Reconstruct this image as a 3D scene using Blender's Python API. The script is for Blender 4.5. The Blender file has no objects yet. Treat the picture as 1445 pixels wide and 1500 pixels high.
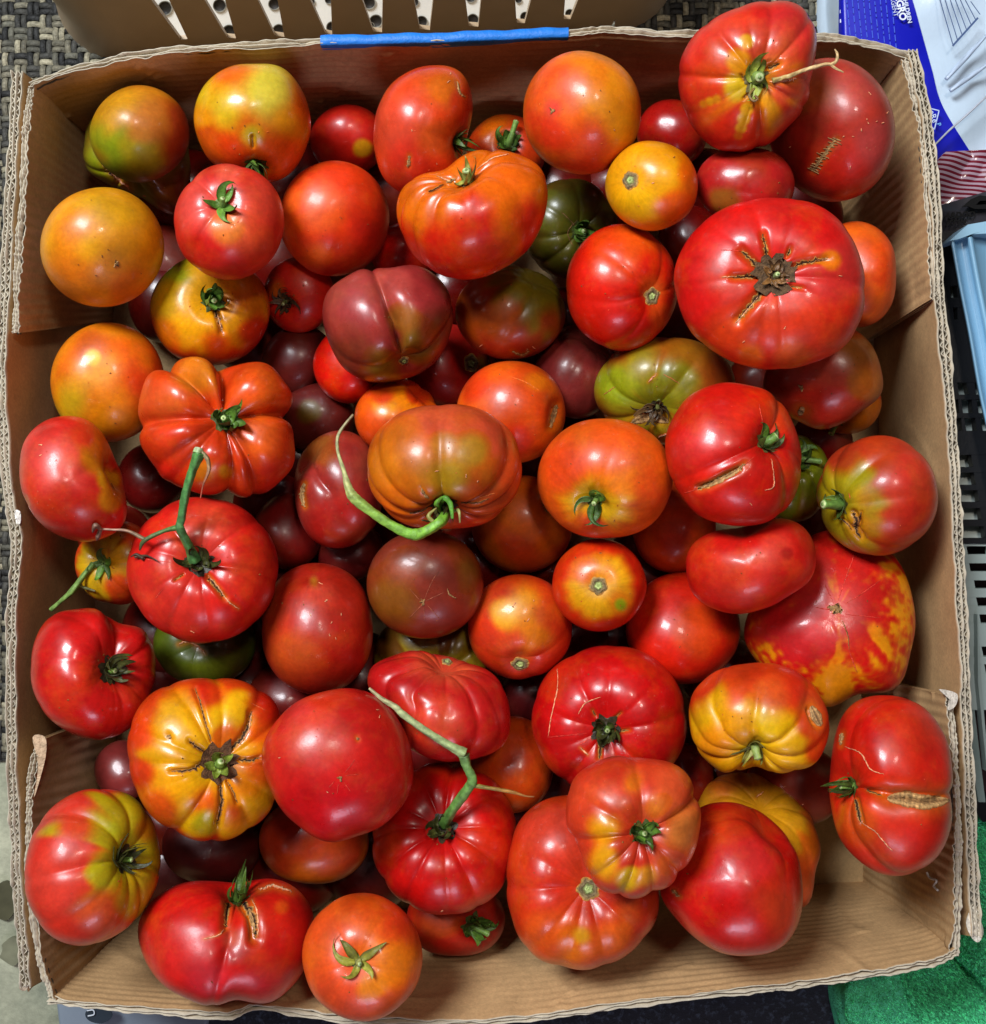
import bpy, math, random
import numpy as np
from mathutils import Vector, Matrix
from mathutils.bvhtree import BVHTree

random.seed(7)
C = bpy.context.scene
COL = C.collection

# ------------------------------------------------------------------ camera
H = 0.75                      # camera height over the ground
F = 1500.0                    # focal length in photo pixels (photo 1445 x 1500)
CX, CY = 722.5, 750.0
cd = bpy.data.cameras.new('camera'); cam = bpy.data.objects.new('camera', cd); COL.objects.link(cam)
cam.location = (0, 0, H); cam.rotation_euler = (0, 0, 0)
cd.sensor_fit = 'VERTICAL'; cd.sensor_height = 36.0; cd.lens = 36.0 * F / 1500.0
cd.clip_start = 0.01; cd.clip_end = 50
C.camera = cam

# ------------------------------------------------------------------ world, lamps, exposure (a room, lit by ceiling lamps)
w = bpy.data.worlds.new('World'); C.world = w; w.use_nodes = True
bg = w.node_tree.nodes['Background']; bg.inputs[0].default_value = (0.86, 0.90, 1.0, 1); bg.inputs[1].default_value = 0.035
def lamp(name, loc, target, sx, sy, power, col, roll=0.0):
    l = bpy.data.lights.new(name, 'AREA'); l.shape = 'RECTANGLE'; l.size = sx; l.size_y = sy
    l.energy = power; l.color = col
    o = bpy.data.objects.new(name, l); COL.objects.link(o); o.location = loc
    q = (Vector(target) - Vector(loc)).to_track_quat('-Z', 'Y')
    o.rotation_euler = (q.to_matrix() @ Matrix.Rotation(roll, 3, 'Z')).to_euler()
    return o
lamp('ceiling_lamp', (-0.62, 0.72, 1.40), (0, 0, 0.1), 0.38, 0.54, 38.0, (0.90, 0.95, 1.0), math.radians(25))
lamp('small_lamp', (0.22, 0.42, 1.45), (0, 0, 0.1), 0.14, 0.14, 4.6, (1.0, 0.88, 0.78))
lamp('window_light', (0.10, -1.05, 0.75), (0, 0, 0.1), 0.40, 0.22, 3.2, (0.84, 0.76, 1.0))
C.view_settings.view_transform = 'Standard'; C.view_settings.look = 'None'
C.view_settings.exposure = 0.0; C.view_settings.gamma = 1.0
C.view_settings.use_curve_mapping = False
C.cycles.use_denoising = True
C.cycles.max_bounces = 6; C.cycles.diffuse_bounces = 2; C.cycles.glossy_bounces = 3; C.cycles.transmission_bounces = 4

# ------------------------------------------------------------------ helpers
def lin(c):
    c = np.asarray(c, float) / 255.0
    return np.where(c <= 0.04045, c / 12.92, ((c + 0.055) / 1.055) ** 2.4)
def W(px, py, z):
    k = (H - z) / F
    return ((px - CX) * k, -(py - CY) * k, z)
def PX(v):
    k = F / (H - v[:, 2])
    return CX + v[:, 0] * k, CY - v[:, 1] * k
def sm(a, b, x):
    t = np.clip((x - a) / (b - a), 0, 1); return t * t * (3 - 2 * t)
def sn(p, seed, f, k=9):
    r = np.random.RandomState(seed % 99991)
    s = 0
    for _ in range(k):
        d = r.normal(size=3); d /= np.linalg.norm(d)
        s = s + np.sin(f * r.uniform(0.6, 1.5) * (p @ d) + r.uniform(0, 6.28))
    return s / math.sqrt(k / 2.0)
def spline(pts, n, closed=False):
    pts = np.asarray(pts, float); m = len(pts); out = []
    segs = m if closed else m - 1
    for i in range(n + (0 if closed else 1)):
        t = i / n * segs; a = min(int(t), segs - 1); u = t - a
        g = lambda j: pts[j % m] if closed else pts[min(max(j, 0), m - 1)]
        p0, p1, p2, p3 = g(a - 1), g(a), g(a + 1), g(a + 2)
        out.append(0.5 * ((2 * p1) + (-p0 + p2) * u + (2 * p0 - 5 * p1 + 4 * p2 - p3) * u * u + (-p0 + 3 * p1 - 3 * p2 + p3) * u ** 3))
    return np.array(out)
def mesh_np(name, V, Q=None, T=None, col=None, mat=None, smooth=True, parent=None):
    V = np.asarray(V, np.float32); me = bpy.data.meshes.new(name)
    Q = np.zeros((0, 4), np.int32) if Q is None else np.asarray(Q, np.int32).reshape(-1, 4)
    T = np.zeros((0, 3), np.int32) if T is None else np.asarray(T, np.int32).reshape(-1, 3)
    me.vertices.add(len(V)); me.vertices.foreach_set('co', V.ravel())
    me.loops.add(Q.size + T.size); me.loops.foreach_set('vertex_index', np.concatenate([Q.ravel(), T.ravel()]))
    me.polygons.add(len(Q) + len(T))
    ls = np.concatenate([np.arange(len(Q)) * 4, Q.size + np.arange(len(T)) * 3]).astype(np.int32)
    me.polygons.foreach_set('loop_start', ls)
    me.update(calc_edges=True)
    me.validate()
    me.polygons.foreach_set('use_smooth', np.full(len(me.polygons), smooth, bool))
    if col is not None:
        a = me.color_attributes.new('Col', 'FLOAT_COLOR', 'POINT')
        c = np.ones((len(V), 4), np.float32); c[:, :col.shape[1]] = col
        a.data.foreach_set('color', c.ravel())
    if mat: me.materials.append(mat)
    o = bpy.data.objects.new(name, me); COL.objects.link(o)
    if parent: o.parent = parent; o.matrix_parent_inverse = Matrix.Translation(-Vector(parent.location))
    return o
def grid_quads(nu, nv, closed_u=False):
    q = []
    i = np.arange(nu if closed_u else nu - 1); j = np.arange(nv - 1)
    I, J = np.meshgrid(i, j); I = I.ravel(); J = J.ravel(); I2 = (I + 1) % nu
    return np.stack([J * nu + I, J * nu + I2, (J + 1) * nu + I2, (J + 1) * nu + I], 1)
class MB:
    def __init__(s): s.V = []; s.Q = []; s.T = []; s.K = []; s.n = 0
    def add(s, V, Q=None, T=None, col=None):
        V = np.asarray(V, float); s.V.append(V)
        if Q is not None and len(Q): s.Q.append(np.asarray(Q) + s.n)
        if T is not None and len(T): s.T.append(np.asarray(T) + s.n)
        if col is None: col = np.ones(3)
        col = np.asarray(col, float)
        s.K.append(np.tile(col, (len(V), 1)) if col.ndim == 1 else col); s.n += len(V)
    def box(s, c, size, R=None, col=None):
        x = np.array([[i, j, k] for k in (-.5, .5) for j in (-.5, .5) for i in (-.5, .5)]) * np.asarray(size)
        if R is not None: x = x @ np.asarray(R).T
        s.add(x + np.asarray(c), [[0, 2, 3, 1], [4, 5, 7, 6], [0, 1, 5, 4], [2, 6, 7, 3], [0, 4, 6, 2], [1, 3, 7, 5]], col=col)
    def build(s, name, mat, parent=None, smooth=True):
        return mesh_np(name, np.concatenate(s.V), np.concatenate(s.Q) if s.Q else None, np.concatenate(s.T) if s.T else None,
                       np.concatenate(s.K), mat, smooth, parent)
def tube(mb, pts, rad, col, n=9, sub=5, ridge=0.0):
    pts = spline(pts, (len(pts) - 1) * sub); m = len(pts)
    rad = np.interp(np.linspace(0, 1, m), np.linspace(0, 1, len(rad)), rad) * (1 + (.6 * ridge) * np.sin(np.arange(m) * 1.3 + m) * np.sin(np.arange(m) * .53))
    cc = np.asarray(col, float)
    if cc.ndim == 2: cc = np.stack([np.interp(np.linspace(0, 1, m), np.linspace(0, 1, len(cc)), cc[:, k]) for k in range(3)], 1)
    else: cc = np.tile(cc, (m, 1))
    V = []; K = []; up = np.array([0.21, 0.13, 0.97])
    for i in range(m):
        t = pts[min(i + 1, m - 1)] - pts[max(i - 1, 0)]; t /= np.linalg.norm(t) + 1e-12
        a = np.cross(t, up); a /= np.linalg.norm(a) + 1e-9; b = np.cross(t, a)
        for k in range(n):
            th = 2 * math.pi * k / n; r = rad[i] * (1 + ridge * math.cos(4 * th + i * .12))
            V.append(pts[i] + r * (a * math.cos(th) + b * math.sin(th))); K.append(cc[i] * (1 + .18 * math.sin(i * .9 + 3 * math.cos(th)) + .12 * math.cos(4 * th)))
    V.append(pts[0]); K.append(cc[0]); V.append(pts[-1]); K.append(cc[-1])
    c0, c1 = m * n, m * n + 1
    T = [[c0, (k + 1) % n, k] for k in range(n)] + [[c1, (m - 1) * n + k, (m - 1) * n + (k + 1) % n] for k in range(n)]
    mb.add(V, grid_quads(n, m, True), T, np.array(K))
def tag(o, label=None, cat=None, group=None, kind=None):
    if label: o['label'] = label
    if cat: o['category'] = cat
    if group: o['group'] = group
    if kind: o['kind'] = kind
    return o
def empty(name, loc):
    o = bpy.data.objects.new(name, None); COL.objects.link(o); o.location = loc; o.empty_display_size = 0.02
    return o

# ------------------------------------------------------------------ materials
def material(name):
    m = bpy.data.materials.new(name); m.use_nodes = True
    nt = m.node_tree; return m, nt, nt.nodes, nt.links, nt.nodes['Principled BSDF']
def vmat(name, rough=0.6, spec=0.5, noise=(60, 0.12), bump=(400, 0.0004, 0.4), coat=0.0, extra=None, stretch=None, sss=0.0):
    """colour attribute times procedural mottling, plus fine relief"""
    m, nt, N, L, P = material(name)
    at = N.new('ShaderNodeAttribute'); at.attribute_name = 'Col'
    tc = N.new('ShaderNodeTexCoord'); mp = N.new('ShaderNodeMapping'); L.new(tc.outputs['Object'], mp.inputs[0])
    if stretch: mp.inputs['Scale'].default_value = stretch
    n1 = N.new('ShaderNodeTexNoise'); n1.inputs['Scale'].default_value = noise[0]; n1.inputs['Detail'].default_value = 6
    L.new(mp.outputs[0], n1.inputs[0])
    mr = N.new('ShaderNodeMapRange'); mr.inputs[1].default_value = 0.3; mr.inputs[2].default_value = 0.7
    mr.inputs[3].default_value = 1 - noise[1]; mr.inputs[4].default_value = 1 + noise[1]; L.new(n1.outputs[0], mr.inputs[0])
    mx = N.new('ShaderNodeVectorMath'); mx.operation = 'SCALE'; L.new(at.outputs['Color'], mx.inputs[0]); L.new(mr.outputs[0], mx.inputs['Scale'])
    L.new(mx.outputs[0], P.inputs['Base Color'])
    P.inputs['Roughness'].default_value = rough; P.inputs['Specular IOR Level'].default_value = spec
    P.inputs['Coat Weight'].default_value = coat
    if sss: P.inputs['Subsurface Weight'].default_value = sss; P.inputs['Subsurface Radius'].default_value = (0.004, 0.0015, 0.0008)
    n2 = N.new('ShaderNodeTexNoise'); n2.inputs['Scale'].default_value = bump[0]; n2.inputs['Detail'].default_value = 4
    L.new(mp.outputs[0], n2.inputs[0])
    b = N.new('ShaderNodeBump'); b.inputs['Distance'].default_value = bump[1]; b.inputs['Strength'].default_value = bump[2]
    L.new(n2.outputs[0], b.inputs['Height']); L.new(b.outputs[0], P.inputs['Normal'])
    return m
def skin_material():
    m, nt, N, L, P = material('tomato_skin')
    at = N.new('ShaderNodeAttribute'); at.attribute_name = 'Col'
    tc = N.new('ShaderNodeTexCoord'); oi = N.new('ShaderNodeObjectInfo')
    def noise(scale, detail=3, rough=0.5):
        n = N.new('ShaderNodeTexNoise'); n.noise_dimensions = '4D'; n.inputs['Scale'].default_value = scale
        n.inputs['Detail'].default_value = detail; n.inputs['Roughness'].default_value = rough
        k = N.new('ShaderNodeMath'); k.operation = 'MULTIPLY'; k.inputs[1].default_value = 37.0
        L.new(oi.outputs['Random'], k.inputs[0]); L.new(k.outputs[0], n.inputs['W']); L.new(tc.outputs['Object'], n.inputs['Vector'])
        return n
    def rng(src, a, b, c, d):
        r = N.new('ShaderNodeMapRange'); r.inputs[1].default_value = a; r.inputs[2].default_value = b
        r.inputs[3].default_value = c; r.inputs[4].default_value = d; L.new(src, r.inputs[0]); return r
    n1 = noise(55, 5, 0.6); r1 = rng(n1.outputs[0], 0.3, 0.72, 0.70, 1.20)
    n3 = noise(420, 3, 0.6); r3 = rng(n3.outputs[0], 0.3, 0.7, 0.90, 1.10)
    mu = N.new('ShaderNodeMath'); mu.operation = 'MULTIPLY'; L.new(r1.outputs[0], mu.inputs[0]); L.new(r3.outputs[0], mu.inputs[1])
    sc = N.new('ShaderNodeVectorMath'); sc.operation = 'SCALE'; L.new(at.outputs['Color'], sc.inputs[0]); L.new(mu.outputs[0], sc.inputs['Scale'])
    # hue wander towards orange in flecks under the skin
    n4 = noise(28, 6, 0.7); r4 = rng(n4.outputs[0], 0.50, 0.78, 0.0, 0.42)
    mx = N.new('ShaderNodeMix'); mx.data_type = 'RGBA'; mx.blend_type = 'ADD'; L.new(r4.outputs[0], mx.inputs['Factor'])
    L.new(sc.outputs[0], mx.inputs[6])
    sx = N.new('ShaderNodeSeparateXYZ'); L.new(sc.outputs[0], sx.inputs[0]); cb = N.new('ShaderNodeCombineXYZ')
    for q_, f_ in ((0, .15), (1, .22)):
        mq = N.new('ShaderNodeMath'); mq.operation = 'MULTIPLY'; mq.inputs[1].default_value = f_; L.new(sx.outputs[0], mq.inputs[0]); L.new(mq.outputs[0], cb.inputs[q_])
    L.new(cb.outputs[0], mx.inputs[7])
    # tiny pale pores
    vo = N.new('ShaderNodeTexVoronoi'); vo.inputs['Scale'].default_value = 240; L.new(tc.outputs['Object'], vo.inputs['Vector'])
    rv = rng(vo.outputs['Distance'], 0.05, 0.14, 1.0, 0.0)
    n5 = noise(45, 2); r5 = rng(n5.outputs[0], 0.56, 0.70, 0.0, 0.22)
    mm = N.new('ShaderNodeMath'); mm.operation = 'MULTIPLY'; L.new(rv.outputs[0], mm.inputs[0]); L.new(r5.outputs[0], mm.inputs[1])
    m2 = N.new('ShaderNodeMix'); m2.data_type = 'RGBA'; L.new(mm.outputs[0], m2.inputs['Factor']); L.new(mx.outputs[2], m2.inputs[6])
    m2.inputs[7].default_value = (0.62, 0.36, 0.16, 1)
    L.new(m2.outputs[2], P.inputs['Base Color'])
    n6 = noise(70, 5, 0.65); r6 = rng(n6.outputs[0], 0.3, 0.72, 0.24, 0.46); rr = rng(oi.outputs['Random'], 0, 1, -0.05, 0.10); ad = N.new('ShaderNodeMath'); L.new(r6.outputs[0], ad.inputs[0]); L.new(rr.outputs[0], ad.inputs[1]); L.new(ad.outputs[0], P.inputs['Roughness'])
    n9 = noise(34, 5, .65); rc = rng(n9.outputs[0], .35, .68, .34, .04); L.new(rc.outputs[0], P.inputs['Coat Weight'])
    rc2 = rng(n9.outputs[0], .35, .7, .11, .24); L.new(rc2.outputs[0], P.inputs['Coat Roughness'])
    P.inputs['Specular IOR Level'].default_value = 0.38
    P.inputs['Subsurface Weight'].default_value = 0.10; P.inputs['Subsurface Radius'].default_value = (0.006, 0.0016, 0.0008)
    P.inputs['Subsurface Scale'].default_value = 1.0
    n7 = noise(160, 4, 0.6); b = N.new('ShaderNodeBump'); b.inputs['Strength'].default_value = 0.22; b.inputs['Distance'].default_value = 0.0006
    L.new(n7.outputs[0], b.inputs['Height'])
    n8 = noise(36, 2, 0.5); b2 = N.new('ShaderNodeBump'); b2.inputs['Strength'].default_value = 0.14; b2.inputs['Distance'].default_value = 0.0022
    L.new(n8.outputs[0], b2.inputs['Height']); L.new(b.outputs[0], b2.inputs['Normal'])
    L.new(b2.outputs[0], P.inputs['Normal']); L.new(b.outputs[0], P.inputs['Coat Normal'])
    return m
SKIN = skin_material()
GREEN = vmat('green_stem', 0.5, 0.45, (300, 0.35), (900, 0.0006, 0.5), sss=0.05)
CORK = vmat('corky_scar', 0.75, 0.3, (500, 0.45), (1100, 0.0010, 0.8))
CARD = vmat('cardboard', 0.78, 0.2, (26, 0.06), (700, 0.0005, 0.35), stretch=(1, 1, 1))
def card_extra(m):
    nt = m.node_tree; N, L = nt.nodes, nt.links; P = N['Principled BSDF']; src = P.inputs['Base Color'].links[0].from_socket
    tc = N.new('ShaderNodeTexCoord')
    def nz(scale, det, rg, a, b, c, d, st=None):
        mp = N.new('ShaderNodeMapping'); L.new(tc.outputs['Object'], mp.inputs[0])
        if st: mp.inputs['Scale'].default_value = st
        n = N.new('ShaderNodeTexNoise'); n.inputs['Scale'].default_value = scale; n.inputs['Detail'].default_value = det; n.inputs['Roughness'].default_value = rg; L.new(mp.outputs[0], n.inputs[0])
        r = N.new('ShaderNodeMapRange'); r.inputs[1].default_value = a; r.inputs[2].default_value = b; r.inputs[3].default_value = c; r.inputs[4].default_value = d; L.new(n.outputs[0], r.inputs[0]); return r.outputs[0]
    a = nz(500, 4, .7, .3, .7, .86, 1.12); b = nz(110, 5, .7, .3, .7, .90, 1.08); c = nz(19, 5, .7, .57, .72, 1.0, .68)
    for f in (a, b, c):
        v = N.new('ShaderNodeVectorMath'); v.operation = 'SCALE'; L.new(src, v.inputs[0]); L.new(f, v.inputs['Scale']); src = v.outputs[0]
    L.new(src, P.inputs['Base Color'])
card_extra(CARD)
EDGE = vmat('cut_cardboard_edge', 0.85, 0.2, (350, 0.30), (900, 0.001, 0.8))
# ------------------------------------------------------------------ THE BOX
TAN = lin((188, 151, 106)); TAN2 = lin((150, 104, 68)); EDG = lin((184, 174, 154)); EDG_D = lin((120, 104, 88))
ZR = 0.150; ZF = 0.010
FL = dict(TL=(178, 232), TR=(1228, 212), BR=(1266, 1291), BL=(205, 1340))
box = empty('cardboard_box', (0, 0, 0))
tag(box, 'open corrugated cardboard box filled with ripe tomatoes of many kinds', 'cardboard box')
def board(name, rim, foot, outward, layers, gap, flutes, ridges, zr=ZR, pitch=0.0050, wr=1.0, seed=1, ra=0.0003, creases=()):
    """a cardboard panel: liners (thin sheets) from rim to foot with fluting between them.
    rim, foot: pixel polylines (at height zr / ZF); outward: unit xy vector; ridges: 'h', 'v' or ''"""
    rim = spline(rim, 240); foot = spline(foot, 240)
    P = np.array([W(x, y, zr) for x, y in rim]); Qf = np.array([W(x, y, ZF) for x, y in foot])
    out = np.array([outward[0], outward[1], 0.0]); L = np.concatenate([[0], np.cumsum(np.linalg.norm(np.diff(P, axis=0), axis=1))])
    rs = np.random.RandomState(seed)
    nv = 110 if ridges else 40; tt = np.linspace(0, 1, nv) ** 1.0
    def surf(off, t_arr, jag, front):
        s = np.linspace(0, 1, 241); rows = []
        jit = 0.0006 * jag * (np.sin(L * 210 + rs.uniform(0, 6)) + 0.7 * np.sin(L * 530 + rs.uniform(0, 6)) + .8 * np.sin(L * 77 + rs.uniform(0, 6)))
        rag = 0.0007 * np.convolve(rs.normal(size=len(L) + 2), [.3, .6, .3], 'valid')
        wav = 0.00022 * jag * (np.sin(L * 120 + rs.uniform(0, 6)) + np.sin(L * 47 + rs.uniform(0, 6)))
        for t in t_arr:
            B = P * (1 - t) + Qf * t + out * off
            B = B + out * (wav[:, None] * max(0, 1 - t * 6))
            B[:, 2] += (jit + rag) * max(0, 1 - t * 9)
            if front:
                d = 0
                if ridges == 'h': d = ra * np.sin(t * 0.14 * 2 * math.pi / 0.0065 + .12 * sn(np.stack([L, 0 * L + t * .14, 0 * L], 1), seed, 25.)) * (.55 + .45 * sn(np.stack([L, 0 * L + t * .14, 0 * L], 1), seed + 2, 40.))
                if ridges == 'v': d = ra * np.sin(L * 2 * math.pi / 0.0065)
                q = np.stack([L, np.full_like(L, t * 0.14), 0 * L], 1)
                cr = sn(q, seed + 5, 42.0); cr2 = sn(q, seed + 9, 95.0)
                for (c0, t0, c1, t1, h_) in creases:
                    xs_ = np.interp(t, [min(t0, t1), max(t0, t1)], [c0, c1] if t0 < t1 else [c1, c0]); on_ = float(min(t0, t1) - .02 < t < max(t0, t1) + .02)
                    dd = (L / L[-1] - xs_ - .006 * math.sin(t * 60)) * L[-1]; d = d - on_ * h_ * (np.exp(-(dd / .0022) ** 2) - .6 * np.exp(-((dd - .004) / .003) ** 2))
                d = d - 0.0016 * wr * np.exp(-(cr / 0.16) ** 2) * (sn(q, seed + 3, 30.0) > 0.1) + 0.0009 * wr * cr2 * 0.5
                B = B + out * (np.asarray(d)[:, None] if np.ndim(d) else d)
            rows.append(B)
        return np.concatenate(rows)
    mb = MB()
    thick = 0.0005
    for k in range(layers):
        off = k * gap
        ta = tt if k == 0 else np.linspace(0, 1, 12)
        A = surf(off, ta, 1.0, k == 0)
        nvk = len(ta); nu = 241
        B = A + out * thick
        K = np.tile(TAN * (0.97 if k == 0 else 0.85), (len(A), 1))
        st = sn(A * np.array([1, 1, 1]), seed + 17, 35.0)
        K = K * (1 + 0.03 * st)[:, None]
        K[:nu] = EDG; 
        KB = K.copy(); V = np.concatenate([A, B])
        Q = [grid_quads(nu, nvk), grid_quads(nu, nvk)[:, ::-1] + len(A)]
        i = np.arange(nu - 1); Q.append(np.stack([i + 1, i, i + len(A), i + 1 + len(A)], 1))
        for e in (0, nu - 1):
            j = np.arange(nvk - 1); Q.append(np.stack([j * nu + e, (j + 1) * nu + e, (j + 1) * nu + e + len(A), j * nu + e + len(A)], 1))
        mb.add(V, np.concatenate(Q), None, np.concatenate([K, KB]))
    liner = mb.build(name, CARD, box, True)
    fm = MB()
    for k in range(layers - 1):
        if flutes:
            n_w = int(L[-1] / pitch * 8); s = np.linspace(0, L[-1], n_w)
            base = np.stack([np.interp(s, L, P[:, c]) for c in range(3)], 1)
            bot = np.stack([np.interp(s, L, (P * 0.8 + Qf * 0.2)[:, c]) for c in range(3)], 1)
            phs = rs.uniform(0, 6) + 0.5 * np.sin(s * 60)
            zz = (0.5 + 0.5 * np.sin(s * 2 * math.pi / pitch + phs)) * (gap - thick * 1.6) + thick * 1.2 + k * gap
            for half in (0.0, 0.0006):
                top = base + out * (zz + half)[:, None]; top[:, 2] -= 0.0005 + 0.0006 * np.abs(np.sin(s * 190)); lo = bot + out * (zz + half)[:, None]
                if half == 0.0: a0 = fm.n; fm.add(np.concatenate([top, lo]), grid_quads(n_w, 2), None, EDG * 0.97)
                else:
                    fm.add(np.concatenate([top, lo]), grid_quads(n_w, 2), None, EDG * 0.9)
                    i = np.arange(n_w - 1); fm.Q.append(np.stack([a0 + i, a0 + i + 1, a0 + 2 * n_w + i + 1, a0 + 2 * n_w + i], 1))
        else:
            # fluting that runs along the rim: one crimped sheet in the gap, a little below the cut edge
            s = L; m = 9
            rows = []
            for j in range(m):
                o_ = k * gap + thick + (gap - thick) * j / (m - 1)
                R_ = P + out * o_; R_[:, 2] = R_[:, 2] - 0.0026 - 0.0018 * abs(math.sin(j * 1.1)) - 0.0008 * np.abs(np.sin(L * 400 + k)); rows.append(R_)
            fm.add(np.concatenate(rows), grid_quads(241, m), None, EDG * 0.3)  # colour darkened to paint in the shade between the liners
    if fm.n: f = fm.build('flute', EDGE, liner, False)
    return liner
U = lambda x, y: (x / math.hypot(x, y), y / math.hypot(x, y))
# long outer sides (left, right): open flutes show at the rim
board('side_panel', [(32, 104), (24, 250), (14, 420), (9, 560), (17, 700), (30, 800), (24, 900), (24, 1100), (30, 1250), (38, 1360), (44, 1448)],
      [(140, 190), (140, 400), (138, 700), (140, 1000), (150, 1390)], (-1, 0), 3, 0.0027, True, '', seed=3, wr=.4)
board('side_panel', [(1330, 72), (1352, 180), (1364, 300), (1371, 440), (1386, 600), (1396, 760), (1403, 900), (1410, 1050), (1417, 1220), (1424, 1372)],
      [(1266, 190), (1276, 400), (1290, 700), (1300, 1000), (1310, 1350)], (1, 0), 3, 0.0027, True, '', seed=4, wr=.4)
# end panels (far, near)
board('end_panel', [(44, 132), (90, 112), (200, 86), (330, 74), (470, 66), (640, 62), (830, 54), (900, 49), (1000, 56), (1100, 50), (1200, 58), (1260, 68), (1334, 86)],
      [(164, 234), (450, 214), (900, 206), (1244, 211)], (0, 1), 3, 0.0019, False, 'h', seed=5, wr=.8, ra=.00055, creases=[(.33, .62, .42, .08, .0016), (.42, .08, .47, .03, .0012), (.10, .5, .13, .05, .0014), (.58, .25, .66, .1, .0010), (.80, .4, .84, .05, .0010)])
board('end_panel', [(70, 1460), (200, 1474), (330, 1482), (380, 1470), (500, 1488), (650, 1494), (800, 1484), (950, 1462), (1100, 1446), (1160, 1440), (1240, 1428), (1300, 1418), (1370, 1404), (1402, 1390)],
      [(188, 1341), (600, 1330), (950, 1312), (1284, 1290)], (0, -1), 3, 0.0019, False, 'h', seed=6, wr=.6, ra=.00026, creases=[(.12, .35, .26, .08, .0016), (.26, .3, .30, .04, .0014), (.56, .02, .60, .25, .0010), (.35, .2, .37, .02, .0012)])
# corner flaps folded inside the long sides
board('corner_flap', [(52, 126), (44, 180), (36, 300), (30, 400), (28, 488)], [(176, 232), (172, 300), (168, 400), (166, 470)], (-1, 0), 3, 0.0016, False, 'v', zr=ZR - .001, seed=7, wr=1.3)
board('corner_flap', [(1320, 84), (1344, 180), (1356, 300), (1366, 437)], [(1226, 214), (1232, 300), (1240, 400), (1246, 512)], (1, 0), 3, 0.0017, False, 'v', zr=ZR - .001, seed=8, wr=.8)
board('corner_flap', [(62, 1084), (50, 1140), (46, 1200), (48, 1300), (62, 1400), (84, 1468)], [(172, 1040), (174, 1150), (184, 1250), (207, 1352)], (-1, 0), 3, 0.0016, False, 'v', zr=ZR - .001, seed=9, wr=.8)
board('corner_flap', [(1388, 1018), (1394, 1100), (1398, 1200), (1400, 1300), (1395, 1400)], [(1262, 990), (1264, 1090), (1265, 1200), (1266, 1302)], (1, 0), 3, 0.0017, False, 'v', zr=ZR - .001, seed=10, wr=1.3)
# bottom of the box
g = np.array([W(x, y, ZF) for y in np.linspace(170, 1400, 60) for x in np.linspace(120, 1320, 60)])
g[:, 2] += 0.0006 * sn(g, 3, 60.0) + 0.0003 * np.sin(g[:, 1] * 900)
mesh_np('bottom_panel', g, grid_quads(60, 60), None, np.tile(lin((176, 146, 104)), (3600, 1)), CARD, True, box)
# torn paper edges at flap ends and corners
def scrap(pts, z, col=(188, 160, 130), seed=1):
    pts = spline(pts, 24, True); c = pts.mean(0); n = len(pts); rs = np.random.RandomState(seed)
    zz = z + 0.0003 * rs.normal(size=n)
    top = [W(p[0], p[1], zz[i]) for i, p in enumerate(pts)] + [W(c[0], c[1], z + .0006)]
    bot = [(v[0], v[1], v[2] - .0007) for v in top]
    T = [[i, (i + 1) % n, n] for i in range(n)]; T2 = [[(i + 1) % n + n + 1, i + n + 1, 2 * n + 1] for i in range(n)]
    Q = [[(i + 1) % n, i, i + n + 1, (i + 1) % n + n + 1] for i in range(n)]
    mb = MB(); mb.add(top + bot, Q, T + T2, lin(col)); return mb.build('torn_paper', EDGE, box, False)
scrap([(48, 1080), (66, 1080), (68, 1102), (62, 1130), (50, 1168), (56, 1120)], 0.150, seed=3)
scrap([(1376, 1010), (1402, 1016), (1400, 1034), (1388, 1040), (1392, 1024)], 0.152, seed=4, col=(206, 196, 182))
scrap([(1426, 1328), (1436, 1346), (1441, 1366), (1434, 1380), (1424, 1374), (1416, 1352)], 0.148, seed=6, col=(206, 198, 182))
scrap([(33, 1365), (42, 1362), (44, 1420), (40, 1449), (28, 1447), (34, 1420)], 0.135, seed=16, col=(170, 150, 128))
scrap([(44, 1390), (62, 1400), (64, 1430), (48, 1446), (40, 1449)], 0.125, seed=17, col=(120, 92, 66))
scrap([(22, 748), (30, 750), (30, 766), (24, 766)], 0.153, seed=7, col=(220, 214, 204))
# blue tape folded over the far rim
mb = MB(); n = 60; V = []
prof = [(-.0006, -.0070), (-.0008, -.0008), (-.0002, .0004), (.0020, .0006), (.0044, .0004), (.0052, -.0004), (.0054, -.014)]
for i in range(n):
    u = i / (n - 1); px = 470 + (833 - 470) * u; py = np.interp(px, [470, 640, 833], [66, 62, 54]) - 1
    b = np.array(W(px, py, ZR)); wv = 0.00022 * math.sin(u * 23) + 0.00012 * math.sin(u * 57)
    for j, (dy, dz) in enumerate(prof): V.append(b + np.array([0, dy + wv * (j > 1), dz + wv + .0007]))
mb.add(V, grid_quads(len(prof), n)[:, ::-1], None, lin((24, 112, 200)))
TAPE = vmat('painters_tape', 0.5, 0.4, (150, 0.12), (500, .0008, .5))
o = mb.build('blue_tape', TAPE, box)
# staples / wire marks on the flaps
STEEL = vmat('steel_wire', 0.3, 0.6, (200, 0.2), (500, .0003, .3))
def wire(pts, r=0.0005, col=(150, 145, 138), parent=box, name='staple', mat=STEEL):
    mb = MB(); tube(mb, pts, [r, r], lin(col), 7, 4); return mb.build(name, mat, parent)
def on_panel(px, py, rimx, footx, extra=.002):   # a point on a leaning side flap
    t = (px - rimx) / (footx - rimx); z = ZR + (ZF - ZR) * t * .9
    v = W(px, py, z + extra); return v
wire([on_panel(x, y, 38, 172) for x, y in ((66, 205), (70, 202), (74, 210), (70, 216), (76, 222))])
wire([on_panel(x, y, 1398, 1266) for x, y in ((1358, 1278), (1362, 1286), (1372, 1290), (1368, 1298), (1374, 1304))], .0007, (190, 186, 180))

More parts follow.
